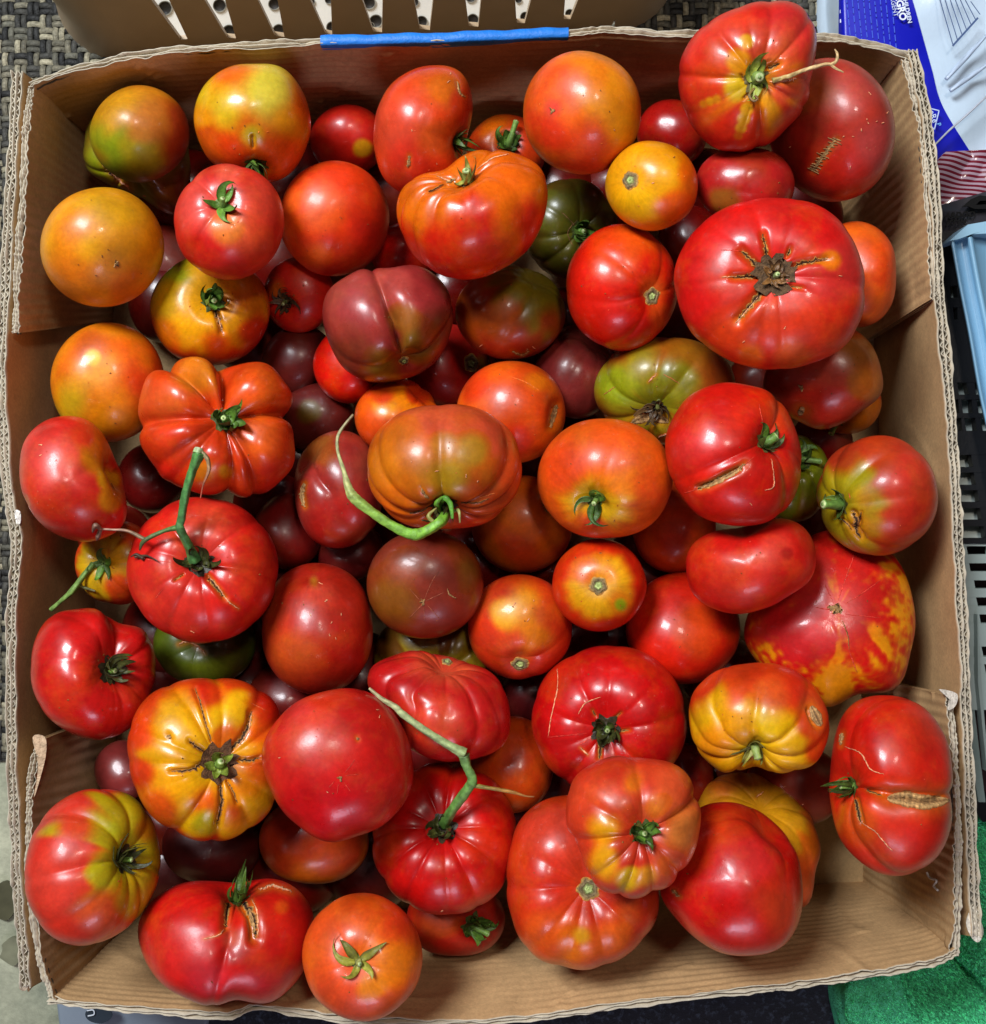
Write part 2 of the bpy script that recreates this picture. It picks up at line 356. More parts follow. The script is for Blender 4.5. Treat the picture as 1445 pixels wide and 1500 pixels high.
# ------------------------------------------------------------------ TOMATOES
R_ = (206, 24, 12); DR = (168, 20, 14); PK = (212, 52, 44); OR = (226, 84, 12); YO = (232, 138, 14); YL = (232, 178, 30)
OL = (142, 118, 22); GN = (104, 112, 24); MR = (120, 44, 32); PU = (150, 52, 50); BR_ = (158, 74, 26); RO = (218, 52, 14)
SPECS = []
def T(rank, cx, cy, a, b, label, stem=None, kind='none', col=R_, sh=None, ext=0.8, ribs=(0, 0.0), Cc=0.84, cav=(0.16, 0.34),
      out=None, blobs=(), cracks=(), gro=(), flecks=(), vine=(), rot=0, col2=None, zoff=0.0, ray=0.25, lob=0.035, s_ang=None, s_len=None, blotch=0):
    SPECS.append(dict(rank=rank, cx=cx, cy=cy, a=a, b=b, label=label, stem=stem, kind=kind, col=col, sh=sh, ext=ext, ribs=ribs, C=Cc, cav=cav,
                      out=out, blobs=blobs, cracks=cracks, gro=gro, flecks=flecks, vine=vine, rot=rot, col2=col2, zoff=zoff, ray=ray, lob=lob,
                      s_ang=s_ang, s_len=s_len, blotch=blotch, seed=len(SPECS) * 13 + 5))
# crack entry: (type, [(px,py)...], width px)   types: 'crack' dark split, 'line' pale thin scar, 'cork' broad tan scar
# --- deep layer, glimpsed in the gaps
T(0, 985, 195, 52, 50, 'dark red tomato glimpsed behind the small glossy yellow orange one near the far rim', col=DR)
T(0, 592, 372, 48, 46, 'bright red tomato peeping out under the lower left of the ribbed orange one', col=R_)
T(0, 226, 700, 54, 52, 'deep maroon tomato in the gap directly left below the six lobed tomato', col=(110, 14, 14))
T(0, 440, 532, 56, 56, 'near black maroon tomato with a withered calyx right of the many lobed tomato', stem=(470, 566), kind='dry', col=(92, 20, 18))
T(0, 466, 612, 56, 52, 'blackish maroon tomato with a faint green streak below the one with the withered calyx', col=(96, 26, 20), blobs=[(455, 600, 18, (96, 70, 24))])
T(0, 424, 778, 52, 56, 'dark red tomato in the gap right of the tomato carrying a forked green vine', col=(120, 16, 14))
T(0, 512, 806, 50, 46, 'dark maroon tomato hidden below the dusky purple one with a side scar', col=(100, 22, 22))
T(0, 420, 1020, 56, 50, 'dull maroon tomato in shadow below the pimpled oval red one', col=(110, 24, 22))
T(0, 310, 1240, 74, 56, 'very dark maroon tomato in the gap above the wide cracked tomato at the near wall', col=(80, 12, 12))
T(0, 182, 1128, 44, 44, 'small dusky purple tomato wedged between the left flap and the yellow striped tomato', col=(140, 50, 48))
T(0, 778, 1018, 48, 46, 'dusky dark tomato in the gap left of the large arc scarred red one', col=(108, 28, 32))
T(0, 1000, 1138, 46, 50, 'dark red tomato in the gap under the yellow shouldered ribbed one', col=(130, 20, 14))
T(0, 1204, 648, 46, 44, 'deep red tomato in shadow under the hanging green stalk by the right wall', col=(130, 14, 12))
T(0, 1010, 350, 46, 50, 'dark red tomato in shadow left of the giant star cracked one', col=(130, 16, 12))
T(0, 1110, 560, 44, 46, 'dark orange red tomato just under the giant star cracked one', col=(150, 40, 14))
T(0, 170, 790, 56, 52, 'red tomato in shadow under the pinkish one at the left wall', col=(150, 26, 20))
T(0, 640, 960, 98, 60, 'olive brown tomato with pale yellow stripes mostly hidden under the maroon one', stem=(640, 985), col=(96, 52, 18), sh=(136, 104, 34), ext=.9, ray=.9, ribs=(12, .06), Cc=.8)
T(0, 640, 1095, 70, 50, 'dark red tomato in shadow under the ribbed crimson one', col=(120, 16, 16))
# --- middle layer
T(1, 510, 205, 56, 52, 'plain red tomato with a small yellow patch behind the kidney shaped one', col=(188, 26, 14), blobs=[(533, 218, 12, (200, 130, 20))])
T(1, 1219, 190, 93, 106, 'large maroon red tomato with a zipper scar and pale nicks in the far right corner', col=(186, 52, 34), blobs=[(1245, 130, 48, (178, 66, 60)), (1285, 210, 36, (178, 64, 60)), (1180, 130, 40, (168, 70, 28)), (1180, 230, 55, (196, 32, 20)), (1240, 250, 50, (200, 34, 20))],
  cracks=[('zip', [(1192, 250), (1206, 228), (1226, 204)], 7)], flecks=[(1274, 137), (1272, 180), (1293, 180), (1284, 178), (1262, 190), (1250, 200), (1236, 200), (1246, 245), (1158, 215), (1270, 175), (1300, 165)], rot=8)
T(1, 845, 545, 62, 68, 'dusky purple tomato with faint ribs right of the plum shaped orange one', col=(128, 46, 42), ribs=(8, .03), stem=(870, 500))
T(1, 655, 536, 62, 62, 'dark red tomato with a round corky stem end under the two halved purple one', stem=(690, 532), kind='scar', col=(172, 22, 14), blobs=[(706, 532, 14, (150, 90, 24))])
T(1, 512, 535, 53, 56, 'bright red tomato tucked under the left side of the two halved purple one', col=(214, 22, 8))
T(1, 742, 222, 58, 55, 'orange red tomato with an upright green stalk at the far wall', stem=(746, 208), kind='curl', col=(206, 60, 14), s_ang=70, s_len=30, blobs=[(725, 195, 30, (206, 96, 18))])
T(1, 750, 1120, 62, 72, 'plain orange red tomato between the ribbed crimson one and the large arc scarred one', col=(212, 74, 18))
T(1, 460, 1232, 82, 64, 'dull orange brown tomato under the round pink red one with the star scar', col=(206, 92, 24), col2=(180, 36, 16))
T(1, 668, 1346, 74, 56, 'red tomato with a bent green stalk against the near wall', stem=(700, 1355), kind='curl', col=(182, 26, 12), blobs=[(650, 1345, 24, (190, 70, 16))], s_ang=-20, s_len=22)
T(1, 1165, 1152, 75, 60, 'dark red brown tomato with white specks under the yellow shouldered ribbed one', col=(148, 38, 22), flecks=[(1150, 1152), (1176, 1178)])
T(1, 1108, 1225, 92, 96, 'yellow and orange ribbed tomato partly behind the big smooth red one by the near wall', stem=(1120, 1170), col=(200, 84, 14), sh=(196, 122, 22), ribs=(8, .05), ext=1.2, blobs=[(1180, 1290, 30, (222, 74, 14)), (1060, 1150, 40, (150, 60, 20))], cracks=[('line', [(1108, 1168), (1118, 1160)], 3)],
  out=[(1020, 1180), (1040, 1145), (1090, 1130), (1140, 1150), (1180, 1185), (1200, 1225), (1200, 1270), (1190, 1300), (1185, 1330), (1110, 1325), (1050, 1310), (1022, 1240)])
T(1, 988, 772, 62, 68, 'plain orange red tomato under the right side of the smooth round orange one', col=(224, 74, 14))
T(1, 765, 768, 74, 72, 'rusty orange tomato with a crumpled scar under the olive shouldered one', col=(214, 98, 22), col2=(196, 54, 20), cracks=[('crack', [(795, 735), (800, 748), (806, 752)], 3)])
T(1, 1160, 700, 56, 66, 'olive green and brown tomato with a thick green stalk beside the gashed red one', stem=(1172, 668), kind='curl', col=(134, 96, 24), sh=(120, 120, 30), ribs=(8, .05), s_ang=-10, s_len=26, ext=1.6)
T(1, 1240, 590, 52, 46, 'yellow orange tomato with a cut stalk peeping out below the star scarred dusky one', stem=(1222, 620), kind='stub', col=(214, 110, 20), s_ang=-120, s_len=20, blobs=[(1290, 560, 22, (206, 40, 14))])
T(1, 836, 335, 70, 74, 'dark olive green tomato with a sunken stem beside the ribbed orange one', stem=(856, 340), kind='curl', col=(78, 56, 24), sh=(84, 76, 30), ribs=(8, .06), ext=1.2, cav=(.22, .42), cracks=[('line', [(822, 310), (838, 325), (846, 338)], 2), ('line', [(846, 322), (832, 340), (840, 362)], 2)])
T(1, 300, 942, 76, 62, 'glossy dark green tomato with a ring scar at its top above the yellow striped one', stem=(285, 945), kind='none', col=(78, 84, 24), ribs=(7, .03), cracks=[('line', [(262, 944), (280, 940), (300, 956)], 5), ('line', [(340, 985), (366, 975)], 2)], blobs=[(320, 985, 30, (96, 98, 28))])
T(1.5, 1092, 270, 74, 56, 'small dusky crimson tomato just above the giant star cracked one', col=(178, 30, 28), blobs=[(1060, 300, 24, (150, 86, 44))])
T(1.5, 1255, 402, 60, 80, 'smooth orange tomato with a red right edge against the right wall flap', col=(222, 76, 10), blobs=[(1245, 350, 34, (226, 100, 14)), (1300, 400, 30, (210, 52, 10))])
T(1.5, 976, 572, 106, 80, 'green and bronze tomato with a woody rotted stem end and film like creases', stem=(955, 602), kind='dry', col=(150, 76, 24), sh=(128, 118, 34), ext=.7, ribs=(7, .05), ray=.5, s_ang=85, s_len=34,
  blobs=[(900, 560, 40, (140, 142, 34)), (940, 530, 30, (146, 120, 30)), (990, 560, 30, (120, 110, 30)), (1040, 580, 40, (150, 60, 24)), (1010, 520, 34, (150, 84, 26)), (1060, 545, 40, (156, 66, 24))],
  cracks=[('cork', [(925, 620), (950, 610), (980, 618)], 16), ('line', [(950, 560), (962, 548)], 3), ('line', [(972, 548), (996, 562)], 2), ('line', [(885, 578), (902, 566)], 2), ('line', [(965, 640), (990, 632)], 5)])
T(1.5, 1206, 554, 88, 77, 'dusky brown red tomato with a pale star shaped blossom scar by the right wall', stem=(1173, 568), kind='blossom', col=(186, 64, 42), blobs=[(1180, 600, 50, (196, 42, 28)), (1265, 510, 38, (166, 90, 40)), (1272, 560, 24, (172, 86, 34))], cracks=[('cork', [(1170, 600), (1178, 604)], 14)],
  out=[(1118, 560), (1140, 515), (1200, 480), (1250, 482), (1280, 510), (1293, 550), (1290, 580), (1260, 605), (1225, 625), (1195, 628), (1155, 610), (1130, 590)])
T(1.5, 200, 240, 78, 78, 'olive and orange folded tomato with an open green crack in the far left corner', stem=(172, 262), kind='none', col=(112, 92, 24), ribs=(8, .05), cav=(.2, .4), Cc=.9,
  blobs=[(150, 240, 40, (132, 132, 28)), (190, 290, 34, (112, 108, 26)), (262, 280, 50, (120, 30, 16))], cracks=[('crack', [(150, 230), (160, 248), (172, 262)], 7), ('line', [(155, 236), (166, 254), (190, 276)], 8)], flecks=[(212, 287)],
  out=[(122, 220), (130, 180), (160, 165), (240, 165), (272, 200), (279, 240), (276, 280), (262, 318), (230, 306), (195, 285), (155, 270), (127, 248)])
T(1.5, 205, 196, 73, 71, 'JOIN', stem=(120, 120), kind='none', col=(184, 104, 24), cav=(.02, .4), Cc=1.0, zoff=.014, lob=.02,
  blobs=[(170, 160, 40, (188, 118, 22)), (160, 205, 50, (134, 132, 24)), (178, 238, 40, (120, 126, 26)), (205, 228, 30, (150, 122, 26)), (258, 230, 50, (164, 34, 16)), (262, 180, 36, (168, 56, 20)), (222, 175, 28, (184, 100, 52))], flecks=[(163, 218)])
T(1.5, 438, 432, 52, 56, 'small deep red tomato with a curled dry calyx left of the two halved purple one', stem=(412, 446), kind='dry', col=(196, 26, 10), blobs=[(405, 425, 14, (196, 90, 20))])
T(1.5, 172, 824, 62, 62, 'orange and yellow tomato with a long cut stalk near the left wall', stem=(146, 826), kind='star', col=(210, 66, 20), sh=(206, 150, 34), ext=.9, ribs=(7, .04), blobs=[(172, 825, 26, (216, 140, 34)), (170, 862, 22, (210, 60, 16))],
  vine=[dict(p=[(138, 826, 1.0), (124, 842, 1.02), (106, 866, 1.0), (90, 880, 0.9), (75, 893, .75)], r=[.0022, .0017, .0021, .0014, .0016], col=[(92, 120, 50), (110, 140, 70)]), dict(p=[(112, 858, 1.0), (128, 862, .9), (140, 866, .8)], r=[.0012, .0006], col=[(80, 90, 44), (90, 80, 50)])], s_len=0)
T(1.5, 748, 458, 81, 69, 'brown orange tomato with an olive shoulder right of the two halved purple one', stem=(792, 405), kind='none', col=(170, 72, 20), sh=(122, 102, 26), ext=1.0, ribs=(7, .04), blobs=[(740, 470, 34, (184, 86, 20)), (740, 515, 46, (158, 32, 18)), (800, 470, 30, (160, 56, 18))], flecks=[(705, 506), (782, 509), (772, 512)], cracks=[('cork', [(750, 514), (764, 520), (776, 514)], 4)])
T(1.5, 582, 612, 62, 57, 'small yellow and orange mottled tomato behind the large olive shouldered one', col=(222, 88, 14), ribs=(5, .04), stem=(620, 580), blobs=[(565, 595, 22, (226, 132, 20)), (595, 585, 18, (224, 118, 18)), (560, 572, 22, (214, 56, 12)), (615, 575, 16, (210, 50, 12))])
T(1.5, 749, 604, 80, 76, 'plum shaped orange tomato with a torn dry stem end on its right side', stem=(814, 606), kind='none', col=(226, 92, 12), Cc=1.0, cav=(.10, .3), blobs=[(700, 560, 30, (218, 58, 12)), (790, 560, 24, (222, 110, 20)), (760, 640, 34, (214, 46, 12)), (800, 600, 26, (214, 66, 12)), (740, 545, 30, (224, 84, 14))],
  cracks=[('cork', [(815, 592), (812, 606), (806, 626)], 8), ('crack', [(814, 596), (810, 618)], 3), ('line', [(748, 552), (770, 560), (790, 572)], 1.5)])
T(1.5, 496, 717, 66, 88, 'dusky purple tomato with a rough side scar inside the curve of the arching vine', stem=(445, 640), kind='none', col=(150, 44, 36), gro=[(-60, .12, .25)], blobs=[(470, 665, 34, (142, 70, 44)), (540, 680, 30, (150, 60, 44)), (490, 770, 50, (166, 26, 20)), (455, 700, 30, (160, 50, 44))],
  cracks=[('cork', [(446, 708), (443, 724), (447, 742)], 6), ('line', [(430, 700), (460, 670), (500, 652), (540, 655)], 1.5)])
T(1.5, 762, 918, 77, 77, 'yellow orange tomato with blemish spots and a corky stem end at its lower side', stem=(762, 972), kind='scar', col=(208, 52, 12), cav=(.14, .3), ribs=(4, .04),
  blobs=[(765, 900, 42, (222, 130, 18)), (740, 895, 26, (226, 146, 26)), (775, 935, 40, (218, 112, 16)), (740, 945, 30, (206, 60, 14)), (806, 900, 26, (212, 70, 14))], flecks=[(754, 885), (774, 908), (782, 880), (771, 893)])
T(1.5, 1001, 920, 84, 82, 'plain round orange red tomato above the yellow shouldered ribbed one', col=(212, 32, 10), blobs=[(1015, 925, 34, (220, 72, 14))])
T(1.5, 1215, 908, 126, 128, 'large flat red tomato with orange marbling and a brown blossom scar by the right wall', stem=(1228, 890), kind='blossomcork', col=(200, 20, 16), Cc=.62, cav=(.04, .3),
  blobs=[(1215, 850, 60, (206, 34, 24)), (1180, 900, 60, (196, 30, 34)), (1290, 900, 40, (198, 22, 14))], blotch=1,
  cracks=[('line', [(1228, 880), (1238, 850), (1252, 812)], 2), ('line', [(1238, 885), (1262, 870), (1290, 850)], 1.6), ('line', [(1220, 880), (1208, 855)], 1.4), ('line', [(1218, 893), (1195, 890)], 1.6), ('line', [(1240, 900), (1290, 905)], 1.2), ('crack', [(1234, 910), (1242, 930), (1244, 952)], 2), ('line', [(1243, 950), (1252, 975), (1256, 985)], 1.8)],
  out=[(1089, 925), (1110, 865), (1160, 805), (1205, 778), (1250, 782), (1305, 808), (1332, 855), (1341, 905), (1336, 955), (1320, 1000), (1300, 1016), (1260, 1018), (1215, 1036), (1170, 1018), (1125, 990), (1100, 955)])
T(1.5, 158, 560, 84, 88, 'smooth orange tomato with a greenish left side beside the upper left wall', col=(224, 96, 14), col2=(218, 122, 20), blobs=[(140, 545, 40, (224, 130, 22)), (105, 590, 40, (190, 140, 22)), (160, 620, 40, (216, 120, 20)), (210, 560, 34, (216, 60, 12)), (130, 500, 34, (196, 84, 16)), (136, 525, 12, (216, 170, 20))])
T(1.5, 465, 921, 83, 98, 'oval pimpled red tomato with a rough pale end right of the forked vine', stem=(462, 845), kind='none', col=(186, 40, 16), cav=(.05, .2), Cc=.95, blobs=[(470, 870, 40, (206, 66, 46)), (440, 960, 46, (186, 74, 20)), (500, 940, 46, (180, 26, 14)), (400, 900, 30, (170, 50, 20)), (460, 850, 14, (190, 110, 50))],
  flecks=[(470, 855), (478, 880), (468, 915), (500, 900), (483, 930), (492, 935), (455, 900), (486, 912)])
# --- upper layer
T(2, 370, 178, 86, 86, 'orange tomato with a pale yellow green top and curled sepals near the far wall', stem=(370, 240), kind='curl', col=(222, 104, 14), cav=(.10, .22), s_ang=-75, s_len=0, Cc=.95,
  blobs=[(388, 138, 66, (200, 172, 86)), (335, 160, 50, (206, 160, 36)), (420, 180, 34, (216, 132, 26)), (330, 215, 34, (222, 66, 12)), (410, 222, 34, (214, 78, 14)), (368, 195, 24, (186, 150, 20)), (350, 245, 24, (212, 70, 12)), (300, 175, 20, (222, 130, 18))],
  out=[(284, 178), (296, 130), (330, 100), (370, 93), (412, 98), (442, 130), (456, 180), (446, 225), (425, 255), (390, 268), (345, 258), (305, 232)], cracks=[('crack', [(370, 200), (371, 215)], 3)])
T(2, 490, 320, 81, 85, 'smooth round orange red tomato between the pinkish stalked one and the ribbed orange one', col=(216, 56, 10), blobs=[(470, 320, 40, (224, 84, 14)), (470, 370, 26, (218, 90, 16)), (540, 340, 40, (204, 30, 10))])
T(2, 308, 454, 88, 82, 'orange and yellow tomato with a green left shoulder and a split below its calyx', stem=(314, 438), kind='curl', col=(222, 78, 12), sh=(226, 140, 20), ext=1.1, cav=(.18, .34), s_len=8,
  blobs=[(258, 402, 46, (160, 160, 40)), (240, 440, 36, (206, 146, 26)), (275, 455, 44, (224, 144, 22)), (300, 400, 34, (206, 132, 24)), (355, 440, 40, (222, 116, 22)), (345, 405, 26, (206, 130, 26)), (320, 505, 30, (220, 76, 12)), (372, 485, 30, (212, 44, 10)), (240, 490, 26, (218, 110, 16))],
  cracks=[('crack', [(316, 455), (322, 472), (326, 486)], 6), ('line', [(319, 460), (328, 492)], 3)])
T(2, 620, 190, 74, 96, 'kidney shaped pinkish orange tomato leaning on the far wall', stem=(676, 214), kind='curl', col=(212, 66, 20), s_len=6, Cc=.95, gro=[], cav=(.14, .26),
  blobs=[(590, 190, 46, (206, 70, 44)), (600, 240, 40, (206, 48, 28)), (650, 130, 34, (206, 98, 34)), (640, 200, 30, (208, 84, 26)), (680, 150, 22, (206, 54, 16))], cracks=[('cork', [(670, 120), (674, 136), (682, 142)], 3), ('cork', [(600, 228), (598, 244)], 5)], flecks=[(660, 108), (657, 120), (604, 191), (640, 240)],
  out=[(547, 205), (556, 150), (585, 112), (630, 95), (672, 103), (692, 135), (692, 175), (683, 205), (678, 235), (675, 262), (630, 286), (590, 284), (558, 255)])
T(2, 853, 165, 87, 91, 'big smooth orange tomato with a dimpled blossom end at the far wall', stem=(809, 162), kind='blossom', col=(220, 92, 12), Cc=.92, blobs=[(900, 130, 56, (216, 122, 14)), (920, 190, 34, (212, 124, 14)), (800, 190, 36, (204, 44, 12)), (810, 130, 34, (214, 76, 14)), (860, 225, 46, (208, 60, 12)), (811, 158, 16, (214, 60, 40)), (860, 100, 36, (222, 112, 14))], flecks=[(900, 190), (855, 140), (912, 226)])
T(2, 911, 421, 82, 93, 'red and orange oval tomato with a corky stem scar on its right shoulder', stem=(955, 434), kind='scar', col=(214, 28, 8), cav=(.12, .22), ribs=(6, .03),
  blobs=[(900, 370, 44, (220, 66, 12)), (960, 425, 26, (218, 92, 24)), (968, 460, 24, (214, 76, 18)), (935, 350, 30, (220, 84, 14))])
T(2, 623, 856, 86, 80, 'round maroon brown tomato with fine rays from its blossom scar in mid pile', stem=(620, 882), kind='blossom', col=(130, 54, 34), blobs=[(575, 880, 40, (132, 72, 30)), (650, 900, 46, (130, 40, 24)), (680, 830, 36, (120, 70, 36)), (600, 820, 40, (140, 58, 40))],
  cracks=[('line', [(622, 878), (634, 850), (644, 836)], 1.2), ('line', [(624, 880), (650, 868)], 1.2), ('line', [(618, 886), (600, 905)], 1.2), ('line', [(621, 888), (622, 908)], 1.2), ('line', [(626, 886), (644, 906)], 1.2), ('line', [(616, 880), (600, 862)], 1), ('cork', [(655, 862), (660, 872), (668, 876)], 2.5)])
T(2, 878, 857, 69, 68, 'small red and yellow tomato with a ringed central stem scar and a green spot', stem=(877, 858), kind='scar', col=(212, 38, 10), sh=(222, 146, 24), ext=.6, ray=.12, cav=(.06, .25),
  blobs=[(908, 885, 11, (130, 140, 30)), (858, 836, 24, (218, 96, 20)), (890, 840, 24, (220, 120, 20)), (905, 880, 26, (218, 110, 22))])
T(2, 887, 701, 100, 89, 'large smooth orange tomato with a small curled green calyx in the middle of the pile', stem=(868, 736), kind='star', col=(222, 90, 14), sh=(214, 150, 24), ext=.42, cav=(.16, .26), s_len=10, blobs=[(830, 680, 40, (214, 66, 14)), (900, 650, 44, (222, 84, 14)), (950, 720, 34, (216, 68, 14)), (905, 710, 46, (226, 112, 18)), (870, 775, 34, (208, 50, 12))], ribs=(5, .02))
T(2, 135, 987, 92, 96, 'crimson ribbed tomato with a sunken dark calyx beside the left wall', stem=(172, 980), kind='dark', col=(196, 24, 22), ribs=(8, .04), gro=[(80, .16, .3), (-20, .05, .2), (-75, .06, .2)], cav=(.30, .42), s_len=7,
  out=[(45, 985), (50, 940), (72, 905), (112, 891), (150, 895), (172, 912), (200, 915), (222, 940), (229, 975), (222, 1020), (205, 1055), (165, 1080), (120, 1081), (75, 1055), (52, 1020)])
T(2, 643, 1034, 106, 82, 'crimson ribbed tomato lying on its side with its small stem end facing the far wall', stem=(655, 970), kind='tinycork', col=(190, 26, 26), sh=(200, 70, 44), ext=.5, ribs=(11, .06), cav=(.15, .3), Cc=.8, ray=.3,
  out=[(537, 995), (555, 968), (600, 952), (630, 955), (680, 968), (722, 985), (745, 1025), (748, 1065), (735, 1095), (700, 1112), (650, 1116), (605, 1100), (580, 1070), (550, 1030)], blobs=[(640, 1055, 40, (204, 52, 48))])
T(2, 652, 1229, 107, 112, 'large red ribbed tomato with a stout forked green vine near the near wall', stem=(648, 1208), kind='dark', col=(200, 16, 12), ribs=(12, .055), cav=(.22, .36), s_len=0, blobs=[(575, 1230, 30, (206, 48, 16)), (705, 1235, 30, (208, 44, 14))], flecks=[(648, 1334)],
  vine=[dict(p=[(650, 1208, .95), (664, 1185, 1.25), (688, 1152, 1.45), (692, 1140, 1.5), (684, 1122, 1.55), (680, 1106, 1.6)], r=[.0034, .0030, .0030, .0031, .0030, .0036], col=[(74, 112, 44), (100, 140, 66), (96, 128, 70)]),
        dict(p=[(681, 1104, 1.62), (655, 1090, 1.66), (620, 1068, 1.7), (590, 1046, 1.75), (580, 1036, 1.77), (560, 1024, 1.8), (541, 1008, 1.8)], r=[.0034, .0024, .0022, .0024, .0020, .0013, .0007], col=[(140, 160, 104), (150, 160, 112), (180, 172, 130)]),
        dict(p=[(690, 1150, 1.45), (715, 1154, 1.5), (750, 1160, 1.5), (770, 1166, 1.5), (783, 1167, 1.48)], r=[.0016, .0011, .0012, .0006, .0004], col=[(110, 120, 56), (150, 100, 40), (120, 70, 30)])])
T(2, 893, 1055, 114, 110, 'large glossy red tomato with an arc shaped scar and star calyx right of the centre', stem=(886, 1072), kind='dark', col=(196, 14, 14), ribs=(9, .045), cav=(.20, .36), s_len=6,
  cracks=[('line', [(817, 980), (817, 1010), (808, 1050), (804, 1078)], 2.2), ('line', [(847, 1046), (858, 1030), (880, 1021)], 2.2), ('line', [(801, 1080), (860, 1074)], 1.5), ('line', [(850, 1095), (862, 1106)], 3), ('line', [(850, 1090), (864, 1082)], 2), ('crack', [(904, 1072), (922, 1070)], 4), ('crack', [(900, 1052), (910, 1044)], 3), ('crack', [(872, 1048), (868, 1040)], 3), ('crack', [(880, 1090), (878, 1112)], 5), ('line', [(915, 1098), (926, 1112)], 1.6)])
T(2, 850, 1292, 112, 128, 'large orange ribbed tomato with a plain corky stem scar near the near wall', stem=(862, 1302), kind='scar', col=(204, 54, 18), ribs=(0, 0), gro=[(150, .05, .25), (182, .09, .2), (228, .07, .22), (255, .05, .2), (285, .06, .2), (100, .05, .3), (320, .04, .2)], cav=(.22, .4), Cc=.8,
  blobs=[(800, 1220, 50, (208, 64, 42)), (790, 1290, 40, (206, 44, 26)), (840, 1380, 46, (220, 104, 24)), (900, 1370, 44, (216, 92, 22)), (852, 1370, 18, (200, 128, 32)), (920, 1330, 34, (216, 84, 24)), (930, 1260, 30, (202, 40, 20)), (790, 1370, 34, (214, 84, 20))],
  out=[(742, 1300), (748, 1235), (770, 1190), (810, 1168), (860, 1165), (910, 1190), (950, 1240), (966, 1300), (962, 1345), (930, 1390), (880, 1417), (830, 1418), (780, 1398), (752, 1355)])
T(2, 1075, 1288, 106, 112, 'big smooth crimson tomato with a tiny side scar resting over the lower right corner', stem=(1140, 1210), kind='none', col=(196, 18, 14), ribs=(4, .03), Cc=.92, blobs=[(1070, 1200, 40, (198, 44, 18)), (1090, 1260, 44, (206, 46, 44)), (1140, 1330, 50, (194, 58, 24)), (1060, 1290, 30, (206, 24, 30)), (1090, 1370, 40, (196, 32, 16))], cracks=[('cork', [(986, 1304), (996, 1314)], 5)],
  out=[(968, 1310), (978, 1250), (1005, 1200), (1040, 1177), (1085, 1177), (1130, 1200), (1165, 1245), (1177, 1300), (1172, 1350), (1145, 1388), (1100, 1401), (1050, 1394), (1005, 1362)])
T(2, 1100, 829, 96, 70, 'smooth bean shaped red tomato with a slight waist below the gashed red one', stem=(1085, 700), kind='none', col=(206, 26, 16), Cc=.95, gro=[], blobs=[(1080, 845, 40, (208, 46, 26)), (1155, 810, 10, (170, 20, 14)), (1140, 800, 30, (210, 52, 34))],
  out=[(1005, 828), (1015, 795), (1050, 776), (1085, 772), (1120, 761), (1155, 759), (1185, 780), (1196, 815), (1188, 850), (1160, 872), (1120, 892), (1075, 900), (1030, 885), (1010, 858)])
T(2.5, 955, 272, 68, 66, 'small glossy yellow orange tomato with a round scar on its left side', stem=(924, 264), kind='scar', col=(230, 122, 10), sh=(230, 146, 20), ext=1.0, ray=.15, cav=(.05, .2), blobs=[(930, 300, 34, (226, 156, 20)), (955, 230, 36, (232, 140, 12)), (1000, 300, 34, (226, 88, 10)), (1010, 260, 26, (228, 96, 10))], flecks=[(957, 268)])
# --- top layer
T(3, 336, 325, 81, 85, 'pinkish red tomato with a small pale green calyx in the upper left of the pile', stem=(326, 296), kind='star', col=(206, 36, 26), ribs=(6, .035), cav=(.14, .3), s_len=9, Cc=.86,
  blobs=[(300, 285, 46, (212, 70, 58)), (370, 290, 44, (210, 66, 44)), (340, 335, 26, (218, 112, 56)), (360, 350, 30, (212, 76, 34)), (325, 375, 60, (200, 24, 14)), (330, 255, 30, (212, 72, 62))], cracks=[('crack', [(330, 308), (330, 318)], 3)])
T(3, 692, 313, 111, 96, 'large orange red ribbed tomato with a pale stem knob and split shoulder near far wall', stem=(680, 250), kind='knob', col=(212, 46, 10), sh=(216, 96, 16), ext=1.3, ribs=(0, 0), gro=[(15, .10, .2), (60, .12, .25), (165, .16, .18), (195, .12, .15), (220, .09, .12), (245, .06, .12), (-35, .05, .2)], cav=(.26, .36), s_len=12, Cc=.9,
  blobs=[(620, 290, 40, (214, 96, 18)), (750, 260, 40, (214, 90, 18)), (690, 370, 70, (204, 24, 10)), (780, 320, 40, (204, 30, 10))],
  cracks=[('crack', [(628, 281), (638, 276), (650, 270)], 4), ('line', [(640, 258), (652, 262), (662, 266)], 3), ('line', [(700, 248), (722, 232), (745, 226)], 2.5), ('cork', [(654, 268), (668, 262)], 7)],
  out=[(581, 312), (590, 275), (620, 253), (655, 246), (668, 232), (700, 220), (745, 221), (785, 238), (803, 275), (798, 320), (775, 365), (735, 395), (690, 410), (640, 400), (600, 365)])
T(2.5, 568, 474, 95, 86, 'dusky purple tomato split by a deep crease with an olive underside', stem=(592, 528), kind='tinycork', col=(150, 50, 44), cav=(.16, .3), gro=[(103, .34, .13), (20, .10, .2), (190, .06, .3)], Cc=.95, lob=.02,
  blobs=[(520, 440, 44, (166, 62, 62)), (620, 430, 44, (150, 44, 44)), (575, 420, 26, (168, 66, 60)), (610, 500, 34, (122, 84, 36)), (560, 545, 40, (124, 92, 36)), (590, 470, 22, (140, 76, 40)), (510, 520, 40, (132, 52, 32)), (640, 480, 30, (128, 50, 36))],
  out=[(472, 460), (482, 425), (510, 402), (545, 392), (560, 394), (600, 387), (638, 402), (660, 435), (664, 470), (650, 515), (620, 545), (580, 558), (545, 560), (510, 545), (485, 510)])
